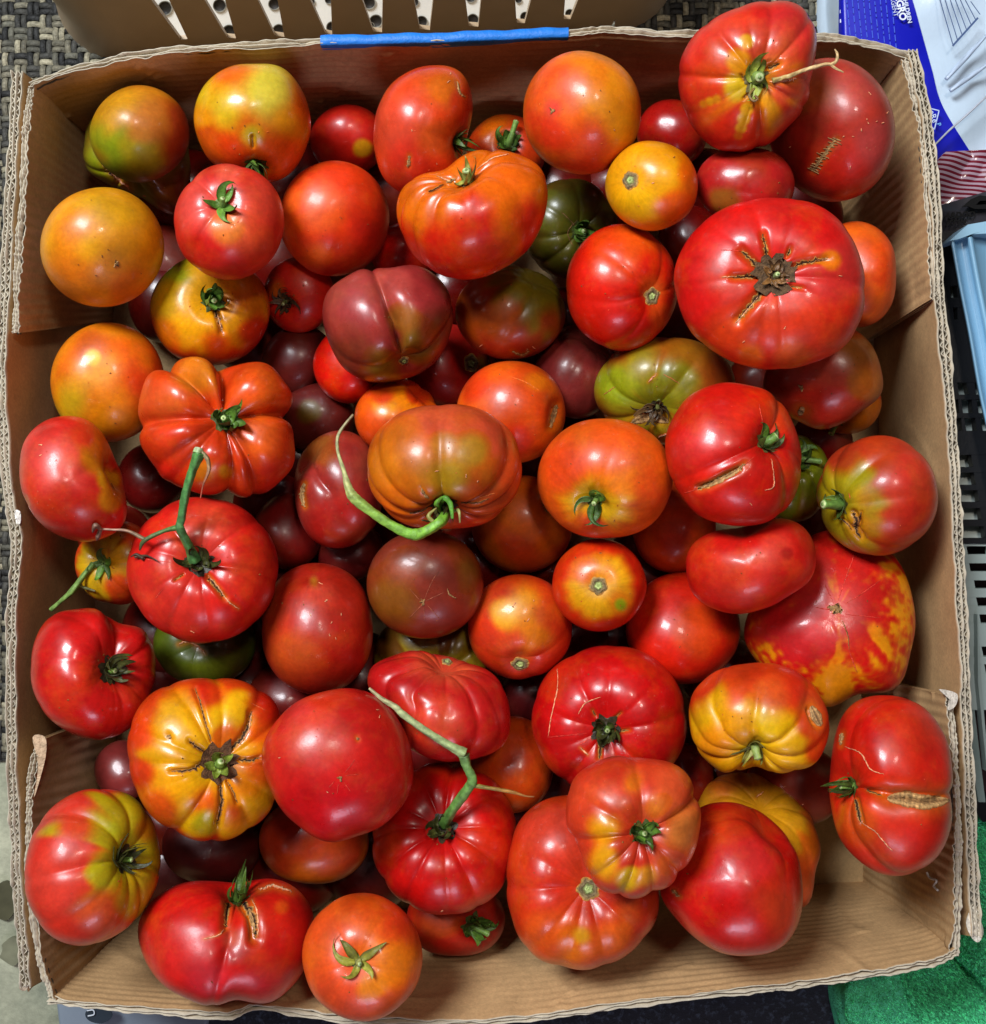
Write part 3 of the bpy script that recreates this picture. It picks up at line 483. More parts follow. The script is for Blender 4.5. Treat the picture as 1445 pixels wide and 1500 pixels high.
T(3, 318, 626, 116, 104, 'orange red tomato with six bulging lobes around a green calyx', stem=(333, 612), kind='curl', col=(208, 62, 14), gro=[(85, .50, .24), (125, .46, .20), (178, .28, .18), (10, .42, .2), (-62, .20, .16), (-82, .18, .12), (215, .10, .2), (-130, .12, .2)], cav=(.34, .36), s_len=9, Cc=.85, lob=.0,
  blobs=[(290, 545, 34, (206, 110, 40)), (240, 590, 34, (206, 84, 34)), (240, 640, 40, (206, 56, 22)), (380, 570, 40, (214, 82, 22)), (380, 650, 40, (212, 88, 26)), (330, 700, 40, (206, 66, 16)), (330, 690, 14, (210, 130, 28)), (300, 690, 22, (206, 110, 28)), (400, 700, 30, (200, 36, 14)), (240, 690, 34, (200, 30, 14))],
  out=[(202, 625), (206, 590), (206, 560), (225, 545), (243, 543), (255, 528), (290, 523), (318, 532), (330, 545), (345, 532), (375, 528), (408, 545), (428, 580), (427, 608), (420, 617), (434, 640), (430, 680), (405, 712), (370, 728), (330, 724), (285, 722), (240, 700), (215, 668)])
T(3, 106, 702, 80, 92, 'pinkish red tomato with a yellow band and a pinched right side at the left wall', stem=(172, 690), kind='none', col=(198, 34, 24), cav=(.30, .34), gro=[(180, .03, .4)], Cc=.95,
  blobs=[(85, 680, 50, (206, 64, 54)), (142, 670, 26, (208, 120, 26)), (162, 700, 18, (206, 140, 30)), (135, 640, 26, (204, 96, 26)), (166, 730, 18, (206, 120, 30)), (120, 635, 20, (196, 44, 20)), (100, 770, 50, (190, 24, 14)), (160, 650, 22, (206, 110, 30))],
  cracks=[('crack', [(158, 680), (166, 690), (180, 688)], 4), ('crack', [(162, 708), (168, 718)], 2), ('cork', [(38, 728), (42, 740)], 3)], flecks=[(60, 652), (60, 667), (167, 724)],
  out=[(28, 690), (36, 645), (65, 617), (100, 609), (135, 618), (158, 645), (170, 675), (178, 690), (182, 710), (188, 740), (180, 770), (150, 790), (110, 793), (65, 772), (38, 735)])
T(3, 297, 835, 111, 107, 'large red tomato carrying a forked green vine beside the left wall', stem=(290, 822), kind='dark', col=(204, 28, 20), ribs=(9, .035), cav=(.18, .32), s_len=0, blobs=[(290, 780, 50, (208, 56, 44)), (250, 870, 50, (206, 46, 34)), (360, 830, 40, (204, 36, 20))],
  cracks=[('crack', [(306, 846), (318, 862), (330, 876)], 6), ('line', [(305, 842), (322, 862), (334, 880), (350, 892)], 3), ('crack', [(256, 850), (268, 842)], 3), ('line', [(228, 876), (238, 864)], 1.6), ('line', [(205, 818), (250, 824)], 1.5)], flecks=[(282, 925)],
  vine=[dict(p=[(286, 822, .95), (277, 800, 1.25), (264, 774, 1.55), (266, 760, 1.6), (272, 725, 1.85), (282, 690, 2.05), (293, 662, 2.2)], r=[.0040, .0026, .0027, .0025, .0024, .0024, .0034], col=[(60, 104, 50), (70, 118, 62), (74, 124, 60)]),
        dict(p=[(264, 772, 1.55), (240, 778, 1.5), (212, 792, 1.45), (205, 806, 1.35)], r=[.0018, .0012, .0014, .0005], col=[(74, 116, 56), (80, 100, 50), (60, 50, 30)]),
        dict(p=[(212, 790, 1.45), (188, 778, 1.45), (165, 776, 1.45), (148, 775, 1.42)], r=[.0012, .0009, .0007, .0007], col=[(110, 100, 70), (150, 110, 90), (140, 100, 80)]),
        dict(p=[(148, 775, 1.42), (140, 770, 1.45), (136, 780, 1.4)], r=[.0010, .0016, .0004], col=[(130, 100, 80), (90, 60, 50)]),
        dict(p=[(148, 775, 1.42), (144, 786, 1.4), (142, 792, 1.35)], r=[.0010, .0014, .0003], col=[(130, 100, 80), (90, 60, 50)]),
        dict(p=[(293, 660, 2.2), (304, 672, 2.18), (306, 690, 2.1), (298, 710, 2.0), (294, 730, 1.9)], r=[.0012, .0013, .0010, .0005, .0003], col=[(120, 120, 80), (150, 110, 80), (170, 70, 50)]),
        dict(p=[(210, 818, 1.1), (200, 812, 1.15), (192, 816, 1.1)], r=[.0012, .0008, .0003], col=[(70, 50, 36), (60, 40, 30)]),
        dict(p=[(198, 816, 1.1), (215, 814, 1.15), (232, 822, 1.05)], r=[.0008, .0006, .0002], col=[(80, 56, 40), (60, 40, 30)]),
        dict(p=[(292, 656, 2.2), (290, 664, 2.22)], r=[.0022, .0030], col=[(180, 190, 150), (120, 150, 90)])])
T(3, 303, 1113, 116, 119, 'big yellow tomato striped with red and cracked all round its brown ringed green stem', stem=(325, 1120), kind='browngreen', col=(208, 66, 14), sh=(228, 156, 22), ext=.92, ray=.42, ribs=(12, .045), cav=(.16, .30), Cc=.75,
  blobs=[(240, 1105, 44, (226, 146, 20)), (262, 1050, 40, (226, 152, 24)), (200, 1080, 26, (214, 60, 14)), (250, 1160, 40, (226, 140, 20)), (300, 1180, 30, (212, 80, 16)), (400, 1130, 30, (214, 80, 16)), (345, 1190, 30, (200, 70, 16)), (380, 1060, 30, (214, 84, 16)), (352, 1035, 26, (230, 160, 24)), (300, 1205, 22, (178, 150, 30)), (205, 1130, 24, (206, 52, 12)), (305, 1015, 24, (196, 36, 12)), (390, 1030, 26, (196, 26, 10)), (330, 1080, 18, (212, 90, 18)), (370, 1150, 40, (210, 110, 22)), (235, 1190, 36, (206, 72, 14))],
  cracks=[('crack', [(310, 1085), (302, 1060), (294, 1030), (286, 1008)], 4), ('crack', [(340, 1096), (358, 1078), (366, 1058), (368, 1042)], 6), ('line', [(350, 1092), (364, 1072), (369, 1044)], 3), ('crack', [(298, 1118), (278, 1128), (250, 1130)], 5), ('crack', [(350, 1112), (366, 1114), (382, 1110)], 5), ('crack', [(324, 1150), (325, 1180), (318, 1208)], 5), ('crack', [(334, 1146), (342, 1160), (348, 1176)], 4), ('line', [(368, 1030), (388, 1040)], 2), ('crack', [(298, 1100), (286, 1092), (278, 1086)], 5), ('cork', [(246, 1076), (250, 1082)], 6)],
  out=[(188, 1115), (192, 1060), (215, 1022), (255, 1000), (300, 993), (345, 995), (385, 1012), (415, 1050), (422, 1105), (410, 1160), (385, 1200), (345, 1226), (300, 1233), (250, 1215), (210, 1180)])
T(3, 150, 362, 91, 88, 'smooth yellow orange tomato with a small dark blossom scar at the upper left wall', stem=(170, 386), kind='blossom', col=(214, 128, 12), col2=(218, 112, 14), Cc=.93, blobs=[(150, 310, 50, (200, 134, 16)), (110, 400, 40, (222, 110, 14)), (190, 420, 40, (214, 106, 14)), (130, 355, 34, (216, 140, 16)), (180, 360, 30, (196, 116, 20))])
T(3, 1286, 726, 89, 88, 'red and olive tomato with a stout side stalk and black cracks at the right wall', stem=(1226, 740), kind='thick', col=(190, 50, 16), sh=(160, 128, 26), ext=.75, ribs=(7, .05), cav=(.10, .28), s_ang=178, s_len=26,
  blobs=[(1255, 700, 30, (150, 128, 26)), (1270, 730, 26, (168, 104, 24)), (1260, 775, 34, (182, 110, 24)), (1330, 690, 44, (192, 48, 34)), (1290, 665, 34, (182, 62, 20)), (1345, 750, 34, (182, 36, 20)), (1240, 670, 30, (164, 50, 20))],
  cracks=[('crack', [(1250, 752), (1256, 766), (1254, 776), (1262, 788)], 7), ('crack', [(1262, 750), (1258, 770)], 3), ('crack', [(1234, 760), (1242, 768), (1248, 776)], 3), ('line', [(1246, 730), (1244, 722)], 2), ('line', [(1220, 690), (1224, 688)], 1.5)])
T(3, 1075, 666, 101, 105, 'red tomato with a brown gash across its front and a chunky green stem', stem=(1128, 643), kind='thick', col=(206, 26, 12), ribs=(0, 0), gro=[(60, .08, .2), (-15, .04, .2), (-60, .07, .18), (205, .06, .12)], cav=(.15, .26), s_ang=35, s_len=12, blobs=[(1035, 645, 40, (206, 46, 44)), (1150, 690, 34, (206, 58, 18)), (1140, 610, 30, (206, 58, 16)), (1080, 610, 40, (208, 40, 14))],
  cracks=[('crack', [(1022, 716), (1040, 710), (1060, 698), (1082, 688)], 6), ('cork', [(1028, 714), (1050, 706), (1076, 692), (1092, 680)], 8), ('line', [(1003, 722), (1022, 716)], 2), ('line', [(1082, 688), (1104, 670)], 2), ('line', [(1130, 672), (1134, 700), (1132, 714), (1120, 718)], 2.5), ('line', [(1112, 592), (1116, 612), (1118, 622)], 2)], flecks=[(1100, 738)],
  out=[(974, 658), (984, 615), (1010, 580), (1050, 562), (1095, 563), (1135, 580), (1162, 618), (1174, 665), (1170, 715), (1145, 752), (1105, 770), (1060, 768), (1020, 752), (988, 710)])
T(3, 1112, 1053, 103, 81, 'ribbed tomato with yellow shoulders a pale stalk and a holed scar on its right side', stem=(1098, 1100), kind='knob', col=(208, 60, 12), sh=(228, 160, 14), ext=1.05, ribs=(9, .08), cav=(.22, .36), s_len=14, s_ang=-80, Cc=.92,
  blobs=[(1075, 1005, 50, (206, 62, 18)), (1118, 1066, 44, (232, 172, 12)), (1060, 1110, 40, (230, 150, 14)), (1080, 1060, 30, (228, 140, 20)), (1180, 1000, 44, (204, 40, 12)), (1165, 1105, 40, (230, 158, 16)), (1195, 1060, 24, (206, 50, 12)), (1040, 1090, 40, (226, 126, 14)), (1130, 1015, 30, (212, 84, 26)), (1200, 1100, 20, (214, 60, 14))],
  cracks=[('cork', [(1188, 1034), (1196, 1050), (1202, 1064)], 15), ('crack', [(1190, 1040), (1194, 1052), (1199, 1060)], 7)],
  out=[(1009, 1050), (1018, 1010), (1050, 982), (1090, 972), (1135, 972), (1175, 988), (1203, 1018), (1216, 1058), (1210, 1092), (1195, 1118), (1165, 1131), (1130, 1132), (1105, 1124), (1070, 1133), (1040, 1120), (1018, 1090)])
T(3, 1306, 1152, 92, 131, 'red tomato with a broad corky slit and bright green calyx at the right flap', stem=(1246, 1152), kind='curl', col=(206, 32, 12), gro=[(-8, .22, .14), (75, .06, .2), (-80, .08, .15)], cav=(.20, .32), s_ang=170, s_len=20, Cc=.95,
  blobs=[(1260, 1210, 34, (206, 76, 16)), (1330, 1080, 40, (206, 44, 20)), (1300, 1240, 40, (206, 54, 16)), (1275, 1060, 30, (196, 16, 10)), (1380, 1120, 30, (196, 28, 16))],
  cracks=[('cork', [(1300, 1170), (1325, 1170), (1355, 1175), (1390, 1172)], 24), ('crack', [(1325, 1172), (1355, 1176), (1382, 1172)], 7), ('line', [(1232, 1048), (1250, 1054), (1270, 1070), (1286, 1096)], 2.6), ('line', [(1238, 1094), (1262, 1104), (1275, 1126), (1295, 1134)], 2.6), ('crack', [(1254, 1172), (1258, 1190), (1262, 1206)], 6), ('line', [(1260, 1204), (1280, 1216), (1300, 1238), (1308, 1246)], 2.4), ('line', [(1236, 1180), (1232, 1200), (1226, 1216)], 6), ('crack', [(1270, 1158), (1292, 1166)], 4), ('cork', [(1234, 1074), (1232, 1092)], 6)],
  out=[(1216, 1120), (1222, 1075), (1240, 1038), (1275, 1020), (1315, 1020), (1355, 1036), (1385, 1075), (1396, 1120), (1396, 1160), (1398, 1190), (1385, 1240), (1350, 1274), (1300, 1283), (1258, 1262), (1228, 1225), (1216, 1175)])
T(3, 136, 1270, 100, 114, 'large pinkish red tomato with green and yellow shoulders in the near left corner', stem=(190, 1254), kind='dark', col=(208, 48, 30), sh=(170, 140, 28), ext=.95, ray=.5, ribs=(8, .05), cav=(.20, .30), s_len=12, s_ang=10,
  blobs=[(110, 1200, 40, (206, 50, 34)), (165, 1213, 14, (160, 142, 28)), (150, 1278, 20, (168, 144, 30)), (70, 1280, 50, (208, 60, 44)), (205, 1310, 34, (178, 130, 26)), (160, 1340, 40, (206, 76, 28)), (215, 1215, 20, (190, 110, 24))],
  out=[(36, 1300), (42, 1240), (65, 1195), (100, 1165), (145, 1155), (190, 1164), (220, 1195), (235, 1240), (232, 1290), (210, 1335), (175, 1368), (130, 1385), (85, 1378), (52, 1345)])
T(3, 332, 1379, 129, 95, 'wide crimson tomato with gaping splits behind its calyx against the near wall', stem=(348, 1308), kind='curl', col=(200, 22, 16), cav=(.20, .30), gro=[(-97, .13, .14)], Cc=.92, s_len=12, s_ang=60, ribs=(0, 0),
  blobs=[(270, 1400, 50, (204, 36, 32)), (345, 1380, 22, (208, 84, 60)), (400, 1350, 50, (206, 36, 16)), (390, 1440, 40, (196, 34, 40)), (300, 1440, 40, (196, 34, 44)), (413, 1330, 14, (212, 80, 20)), (380, 1400, 30, (206, 54, 20))],
  cracks=[('crack', [(334, 1322), (332, 1340), (330, 1358)], 8), ('crack', [(358, 1324), (370, 1340), (374, 1360), (374, 1374)], 12), ('line', [(370, 1318), (378, 1340), (378, 1372)], 3), ('line', [(380, 1304), (400, 1298), (428, 1306)], 7), ('line', [(298, 1376), (320, 1370), (328, 1362)], 3), ('cork', [(366, 1330), (374, 1366)], 5)],
  out=[(202, 1375), (210, 1335), (235, 1308), (275, 1290), (320, 1290), (350, 1292), (388, 1284), (425, 1294), (452, 1320), (461, 1360), (450, 1410), (425, 1450), (385, 1472), (345, 1466), (310, 1474), (260, 1458), (222, 1425)])
T(3, 531, 1402, 88, 94, 'smooth orange tomato with a pale star calyx lying over the near rim', stem=(523, 1411), kind='palestar', col=(222, 90, 16), cav=(.12, .28), ribs=(6, .02), s_len=4, blobs=[(480, 1370, 44, (218, 80, 22)), (570, 1410, 44, (228, 116, 18)), (580, 1350, 34, (212, 56, 14)), (520, 1460, 50, (212, 70, 32)), (545, 1440, 26, (226, 120, 20))])
# --- the topmost ones
T(4, 651, 684, 116, 94, 'large orange and olive shouldered tomato with a long arching green vine at the centre', stem=(652, 744), kind='dark', col=(196, 84, 20), ribs=(0, 0), gro=[(95, .09, .16), (35, .10, .14), (10, .10, .1), (150, .08, .14), (178, .12, .1), (-20, .1, .12), (200, .10, .12)], cav=(.30, .30), s_len=0, Cc=.92,
  blobs=[(625, 635, 50, (196, 76, 46)), (660, 700, 42, (150, 108, 30)), (692, 665, 26, (156, 104, 34)), (720, 700, 36, (178, 92, 26)), (590, 690, 48, (190, 98, 22)), (590, 740, 34, (212, 96, 20)), (720, 640, 36, (196, 74, 44)), (740, 700, 34, (206, 70, 20)), (700, 735, 34, (204, 92, 26)), (652, 655, 20, (176, 100, 34)), (690, 770, 30, (204, 44, 16))],
  cracks=[('cork', [(617, 714), (622, 724), (628, 730)], 4), ('crack', [(600, 752), (618, 748), (634, 738)], 2.5), ('crack', [(676, 736), (700, 736), (716, 730)], 2.5), ('line', [(700, 730), (726, 722)], 2)], flecks=[(603, 676), (683, 697), (640, 690), (700, 705)],
  vine=[dict(p=[(655, 748, 1.0), (648, 762, 1.05), (630, 775, 1.1), (606, 783, 1.15), (575, 770, 1.2), (545, 750, 1.25), (520, 730, 1.28), (511, 715, 1.3), (504, 690, 1.32), (495, 660, 1.33), (497, 635, 1.34), (518, 607, 1.35)], r=[.0030, .0032, .0030, .0038, .0030, .0028, .0032, .0024, .0013, .0010, .0010, .0007], col=[(92, 136, 40), (110, 158, 44), (112, 160, 50), (130, 160, 70), (170, 172, 110), (160, 160, 110), (120, 100, 70)]),
        dict(p=[(640, 768, 1.1), (628, 756, 1.15), (640, 744, 1.1)], r=[.0011, .0012, .0004], col=[(150, 150, 80), (130, 120, 60)]),
        dict(p=[(644, 750, .98), (650, 730, 1.05), (660, 738, 1.1), (663, 760, 1.12)], r=[.0010, .0016, .0018, .0008], col=[(70, 120, 36), (90, 150, 46)]),
        dict(p=[(648, 752, .98), (640, 738, 1.08), (648, 728, 1.1)], r=[.0010, .0016, .0006], col=[(80, 130, 36), (100, 150, 46)]),
        dict(p=[(660, 752, .98), (672, 748, 1.05), (674, 766, 1.1)], r=[.0008, .0011, .0004], col=[(120, 130, 60), (150, 140, 80)])])
T(4, 494, 1121, 111, 113, 'large round pinkish crimson tomato with a small rayed blossom scar beside the yellow striped one', stem=(499, 1140), kind='blossom', col=(200, 32, 26), blobs=[(470, 1070, 60, (206, 60, 52)), (500, 1180, 60, (190, 10, 22)), (560, 1120, 40, (196, 24, 20)), (480, 1020, 30, (200, 50, 22)), (440, 1170, 34, (190, 14, 18))],
  cracks=[('line', [(505, 1132), (515, 1120), (520, 1112)], 1), ('line', [(506, 1136), (526, 1134)], 1), ('line', [(496, 1148), (494, 1162)], 1), ('line', [(490, 1144), (482, 1154)], 1), ('line', [(504, 1146), (514, 1160)], 1), ('cork', [(523, 1080), (525, 1084)], 4)], flecks=[(553, 1040), (556, 1050), (480, 1160), (410, 1110)],
  out=[(383, 1110), (398, 1065), (432, 1030), (470, 1014), (515, 1008), (555, 1022), (585, 1055), (603, 1100), (605, 1145), (590, 1180), (560, 1210), (515, 1228), (475, 1233), (430, 1205), (400, 1165)])
T(4, 1127, 416, 140, 125, 'giant flat red tomato with a brown star of cracks round its stem, upper right', stem=(1140, 396), kind='bigbrown', col=(206, 18, 14), ribs=(10, .03), cav=(.13, .34), Cc=.66, s_len=4,
  blobs=[(1060, 400, 40, (210, 46, 22)), (1080, 490, 50, (214, 62, 14)), (1170, 480, 60, (212, 54, 18)), (1215, 400, 40, (206, 46, 40)), (1130, 330, 50, (204, 26, 20)), (1215, 380, 12, (222, 110, 20)), (1160, 520, 26, (216, 84, 24)), (1100, 520, 20, (216, 96, 24))],
  cracks=[('crack', [(1124, 378), (1121, 360), (1118, 342)], 6), ('crack', [(1112, 392), (1100, 380), (1086, 368)], 8), ('crack', [(1116, 404), (1096, 405), (1074, 406)], 7), ('crack', [(1124, 414), (1112, 432), (1096, 452), (1080, 470)], 10), ('line', [(1110, 436), (1092, 458), (1077, 474)], 4), ('crack', [(1164, 390), (1185, 382), (1214, 379)], 7), ('line', [(1196, 380), (1220, 379)], 3), ('line', [(1058, 406), (1080, 405)], 3), ('crack', [(1160, 420), (1176, 422)], 4), ('crack', [(1154, 374), (1158, 364)], 5), ('line', [(1056, 366), (1086, 368)], 1.5)], flecks=[(1168, 422), (1231, 404), (1150, 480), (1090, 500)],
  out=[(988, 420), (994, 375), (1020, 335), (1060, 305), (1110, 291), (1160, 291), (1205, 303), (1240, 335), (1260, 375), (1268, 420), (1262, 465), (1240, 505), (1200, 530), (1150, 541), (1095, 537), (1045, 515), (1008, 480)])
T(4, 1097, 110, 102, 112, 'pinkish red heart shaped tomato with yellow streaks and a dry stalk over the far rim', stem=(1112, 116), kind='greenbig', col=(208, 34, 22), sh=(222, 150, 28), ext=.62, ray=.35, ribs=(10, .05), cav=(.14, .28), Cc=.8, s_len=6,
  blobs=[(1080, 60, 50, (208, 56, 40)), (1150, 40, 50, (206, 44, 44)), (1040, 130, 40, (208, 48, 16)), (1090, 195, 50, (206, 40, 14)), (1094, 160, 9, (224, 150, 28)), (1090, 174, 9, (226, 156, 26)), (1086, 188, 8, (224, 156, 30)), (1082, 200, 7, (220, 120, 24)), (1050, 145, 8, (222, 130, 26)), (1040, 148, 8, (226, 140, 26)), (1031, 152, 7, (222, 120, 26)), (1078, 128, 20, (210, 160, 34)), (1094, 60, 10, (226, 150, 34)), (1160, 130, 34, (206, 56, 44)), (1082, 90, 16, (222, 130, 24))],
  vine=[dict(p=[(1132, 118, 1.0), (1155, 112, 1.12), (1175, 104, 1.2), (1195, 98, 1.25), (1214, 94, 1.28), (1224, 100, 1.27), (1236, 106, 1.25)], r=[.0016, .0013, .0011, .0011, .0009, .0007, .0003], col=[(150, 130, 70), (190, 160, 110), (186, 152, 104), (190, 160, 110)]),
        dict(p=[(1216, 95, 1.28), (1225, 90, 1.3), (1227, 80, 1.3), (1223, 72, 1.3)], r=[.0009, .0009, .0007, .0003], col=[(190, 160, 110), (196, 166, 116)]),
        dict(p=[(1105, 130, 1.0), (1098, 140, 1.05), (1104, 148, 1.08), (1110, 145, 1.1), (1106, 140, 1.1)], r=[.0009, .0007, .0006], col=[(120, 100, 50), (110, 70, 40)])],
  cracks=[('crack', [(1126, 100), (1142, 94)], 6), ('crack', [(1090, 118), (1086, 110)], 3), ('line', [(1130, 120), (1165, 116)], 8), ('crack', [(1096, 138), (1090, 144)], 3)],
  out=[(994, 125), (1000, 80), (1020, 48), (1055, 22), (1100, 4), (1145, 0), (1180, 14), (1196, 48), (1197, 80), (1188, 120), (1184, 145), (1162, 180), (1125, 212), (1080, 223), (1040, 213), (1008, 175)])
T(4, 927, 1211, 100, 104, 'pinkish orange ribbed tomato with yellow stripes topmost in the lower right of the pile', stem=(943, 1222), kind='curl', col=(210, 62, 30), gro=[(25, .13, .12), (90, .06, .15), (190, .12, .12), (225, .09, .13), (255, .09, .12), (-75, .07, .12), (-45, .09, .14), (150, .06, .2)], cav=(.18, .30), s_len=6, Cc=.82, ribs=(0, 0),
  blobs=[(880, 1160, 50, (212, 70, 34)), (890, 1212, 32, (226, 144, 24)), (890, 1256, 28, (226, 146, 28)), (925, 1280, 20, (210, 160, 36)), (985, 1150, 40, (212, 82, 40)), (1000, 1225, 40, (214, 116, 76)), (960, 1180, 30, (216, 110, 50)), (975, 1265, 34, (212, 92, 54)), (900, 1295, 40, (196, 60, 44)), (925, 1150, 26, (216, 104, 36)), (945, 1280, 20, (216, 130, 50))],
  out=[(828, 1185), (836, 1150), (860, 1122), (895, 1109), (930, 1107), (945, 1112), (980, 1114), (1008, 1136), (1022, 1170), (1027, 1210), (1016, 1250), (990, 1288), (955, 1310), (915, 1315), (880, 1302), (858, 1275), (850, 1245), (834, 1220)])

# a few small nicks and specks on every fruit in the upper layers
rsn = np.random.RandomState(5)
for s_ in SPECS:
    if s_['rank'] >= 1.5 and s_['label'] != 'JOIN':
        s_['nicks'] = []
        for _ in range(rsn.randint(4, 11)):
            a_, r_ = rsn.uniform(0, 6.28), rsn.uniform(.1, .8); s_['nicks'].append((s_['cx'] + s_['a'] * r_ * math.cos(a_), s_['cy'] + s_['b'] * r_ * math.sin(a_)))
# --- fillers added at the bottom of the heap, gap shade put into their colours
def inside_spec(x, y):
    return any(((x - s['cx']) / s['a']) ** 2 + ((y - s['cy']) / s['b']) ** 2 < 1.0 for s in SPECS)
rsf = np.random.RandomState(21); free = [(x, y) for x in range(200, 1210, 10) for y in range(223, 1316, 10) if not (x > 1130 and y > 1120) and not (y > 1255 and x > 720) and not inside_spec(x, y)]
while free and len(SPECS) < 132:
    x, y = free.pop(rsf.randint(len(free)))
    if sum(math.hypot(p[0] - x, p[1] - y) < 30 for p in free) < 1: continue
    r_ = rsf.uniform(60, 74); fx, fy = min(max(x + rsf.uniform(-30, 30), 250), 1172), min(max(y + rsf.uniform(-30, 30), 285), 1274 if x < 700 else 1262)
    T(-1, fx, fy, r_, r_ * rsf.uniform(.9, 1.05), 'filler tomato at the bottom of the box, gap shade put into its dark colour', col=[(96, 6, 3), (76, 6, 4), (110, 8, 3), (80, 18, 6), (100, 22, 4)][rsf.randint(5)])
    free = [p for p in free if math.hypot(p[0] - fx, p[1] - fy) > r_ * .95]
# --- where each lies: dropped in order, each resting on those it covers
SPECS.sort(key=lambda s: s['rank'])
placed = []
for s in SPECS:
    z = 0.05
    for it in range(8):
        k = (H - z) / F; a, b = s['a'] * k, s['b'] * k
        if s['stem'] is not None and s['kind'] not in ('blossom', 'blossomcork'):
            d = min(0.95, math.hypot((s['stem'][0] - s['cx']) / s['a'], (s['stem'][1] - s['cy']) / s['b']))
        else: d = 0.3
        c = math.sqrt(a * b) * math.sqrt((1 - d * d) * s['C'] ** 2 + d * d)
        x, y, _ = W(s['cx'], s['cy'], z)
        # the fruit has to lie inside the walls, or above the rim where the photograph shows it over the rim
        yy = s['cy']; flapl = yy < 490 or yy > 1080
        need = 0
        for dpx, wall in ((722 - (s['cx'] - s['a']), .264 if flapl else .273), ((s['cx'] + s['a']) - 722, .247 if yy < 440 else (.264 if yy > 1020 else .266)),
                          (750 - (s['cy'] - s['b']), .266), ((s['cy'] + s['b']) - 750, .288 if s['cx'] < 700 else .272)):
            if dpx > 0: need = max(need, H - wall * F / dpx)
        zz = max(ZF + c * 0.95, min(need, .192))
        for p in placed:
            q = ((x - p['x']) / (a + p['A'])) ** 2 + ((y - p['y']) / (b + p['B'])) ** 2
            if q < 1 and p['rank'] < s['rank']:
                zz = max(zz, p['z'] + 0.86 * (c + p['c']) * math.sqrt(1 - q))
        z = 0.4 * z + 0.6 * zz
    z += s['zoff']
    z = min(z, max(0.225 - c * 0.9, min(need, .192)))
    k = (H - z) / F
    s.update(x=x, y=y, z=z, A=s['a'] * k, B=s['b'] * k, c=c); placed.append(s)

def surf(s, th, ph):
    """shape of the fruit in its own axes (stem end = +z), unit radius"""
    st, ct = np.sin(th), np.cos(th)
    r = np.ones_like(th)
    gth = (0.25 + 0.75 * sm(2.4, 0.9, th)) * sm(0.02, 0.50, th)
    rs = np.random.RandomState(s['seed'])
    n, amp = s['ribs']
    gr = [(math.degrees(2 * math.pi * (i + rs.uniform(-.28, .28)) / n), amp * rs.uniform(.4, 1.4), 1.15 / n) for i in range(n)] + list(s['gro'])
    for dg, am, wd in gr:
        d = (ph - math.radians(dg) + math.pi) % (2 * math.pi) - math.pi
        e = np.sqrt(d * d + (0.22 * wd) ** 2) - 0.22 * wd
        r = r - am * np.exp(-e / (wd * 0.9)) * gth * np.clip(1.0, 0, 1)
    dirs = np.stack([st * np.cos(ph), st * np.sin(ph), ct], -1)
    r = r + s['lob'] * sn(dirs, s['seed'] + 1, 1.9) * 0.8 + 0.006 * sn(dirs, s['seed'] + 2, 5.0)
    D, wd = s['cav']
    x = r * st * np.cos(ph); y = r * st * np.sin(ph)
    z = s['C'] * np.sign(ct) * np.abs(ct) ** 0.92 * r
    z = z - D * 1.15 * np.exp(-(th / wd) ** 2) + 0.02 * np.exp(-((math.pi - th) / 0.25) ** 2)
    return np.stack([x, y, z], -1)

def make_xform(s):
    k = (H - s['z']) / F; R = math.sqrt(s['a'] * s['b']) * k
    c = np.array([s['x'], s['y'], s['z']]); c[:2] = W(s['cx'], s['cy'], s['z'])[:2]
    wv = np.array([0, 0, H]) - c; wv /= np.linalg.norm(wv)
    u = np.array([1.0, 0, 0]); u -= wv * (u @ wv); u /= np.linalg.norm(u); v = np.cross(wv, u)
    if s['stem'] is not None:
        dx = (s['stem'][0] - s['cx']) / s['a']; dy = -(s['stem'][1] - s['cy']) / s['b']
    else:
        rs = np.random.RandomState(s['seed']); dx, dy = rs.uniform(-.35, .35, 2)
    d = math.hypot(dx, dy); lim = 0.93
    if d > lim: dx *= lim / d; dy *= lim / d; d = lim
    back = s['stem'] is None or s['kind'] in ('blossom', 'blossomcork')
    if not back and d > 0.05:     # the sunk stem end sits nearer the centre than the ideal pole
        f = min(lim, d * (1.0 + 0.9 * s['cav'][0])) / d; dx *= f; dy *= f; d *= f
    nz = math.sqrt(max(0.0, 1 - d * d))
    n = dx * u + dy * v + nz * wv
    if back: n = -n
    # shortest rotation that brings the camera axis onto n (so azimuth ~ angle in the picture)
    base = np.stack([u, v, wv], 1)
    vw = Vector(tuple(wv)); q = vw.rotation_difference(Vector(tuple(n))) if not back else None
    if back:
        q1 = Vector(tuple(wv)).rotation_difference(Vector(tuple(-n)))
        M = np.array((q1.to_matrix() @ Matrix.Rotation(math.pi, 3, Vector(tuple(v))))) @ base
    else: M = np.array(q.to_matrix()) @ base
    raw = lambda P: (P.reshape(-1, 3) * R) @ M.T + c
    return raw, c, R, M, wv

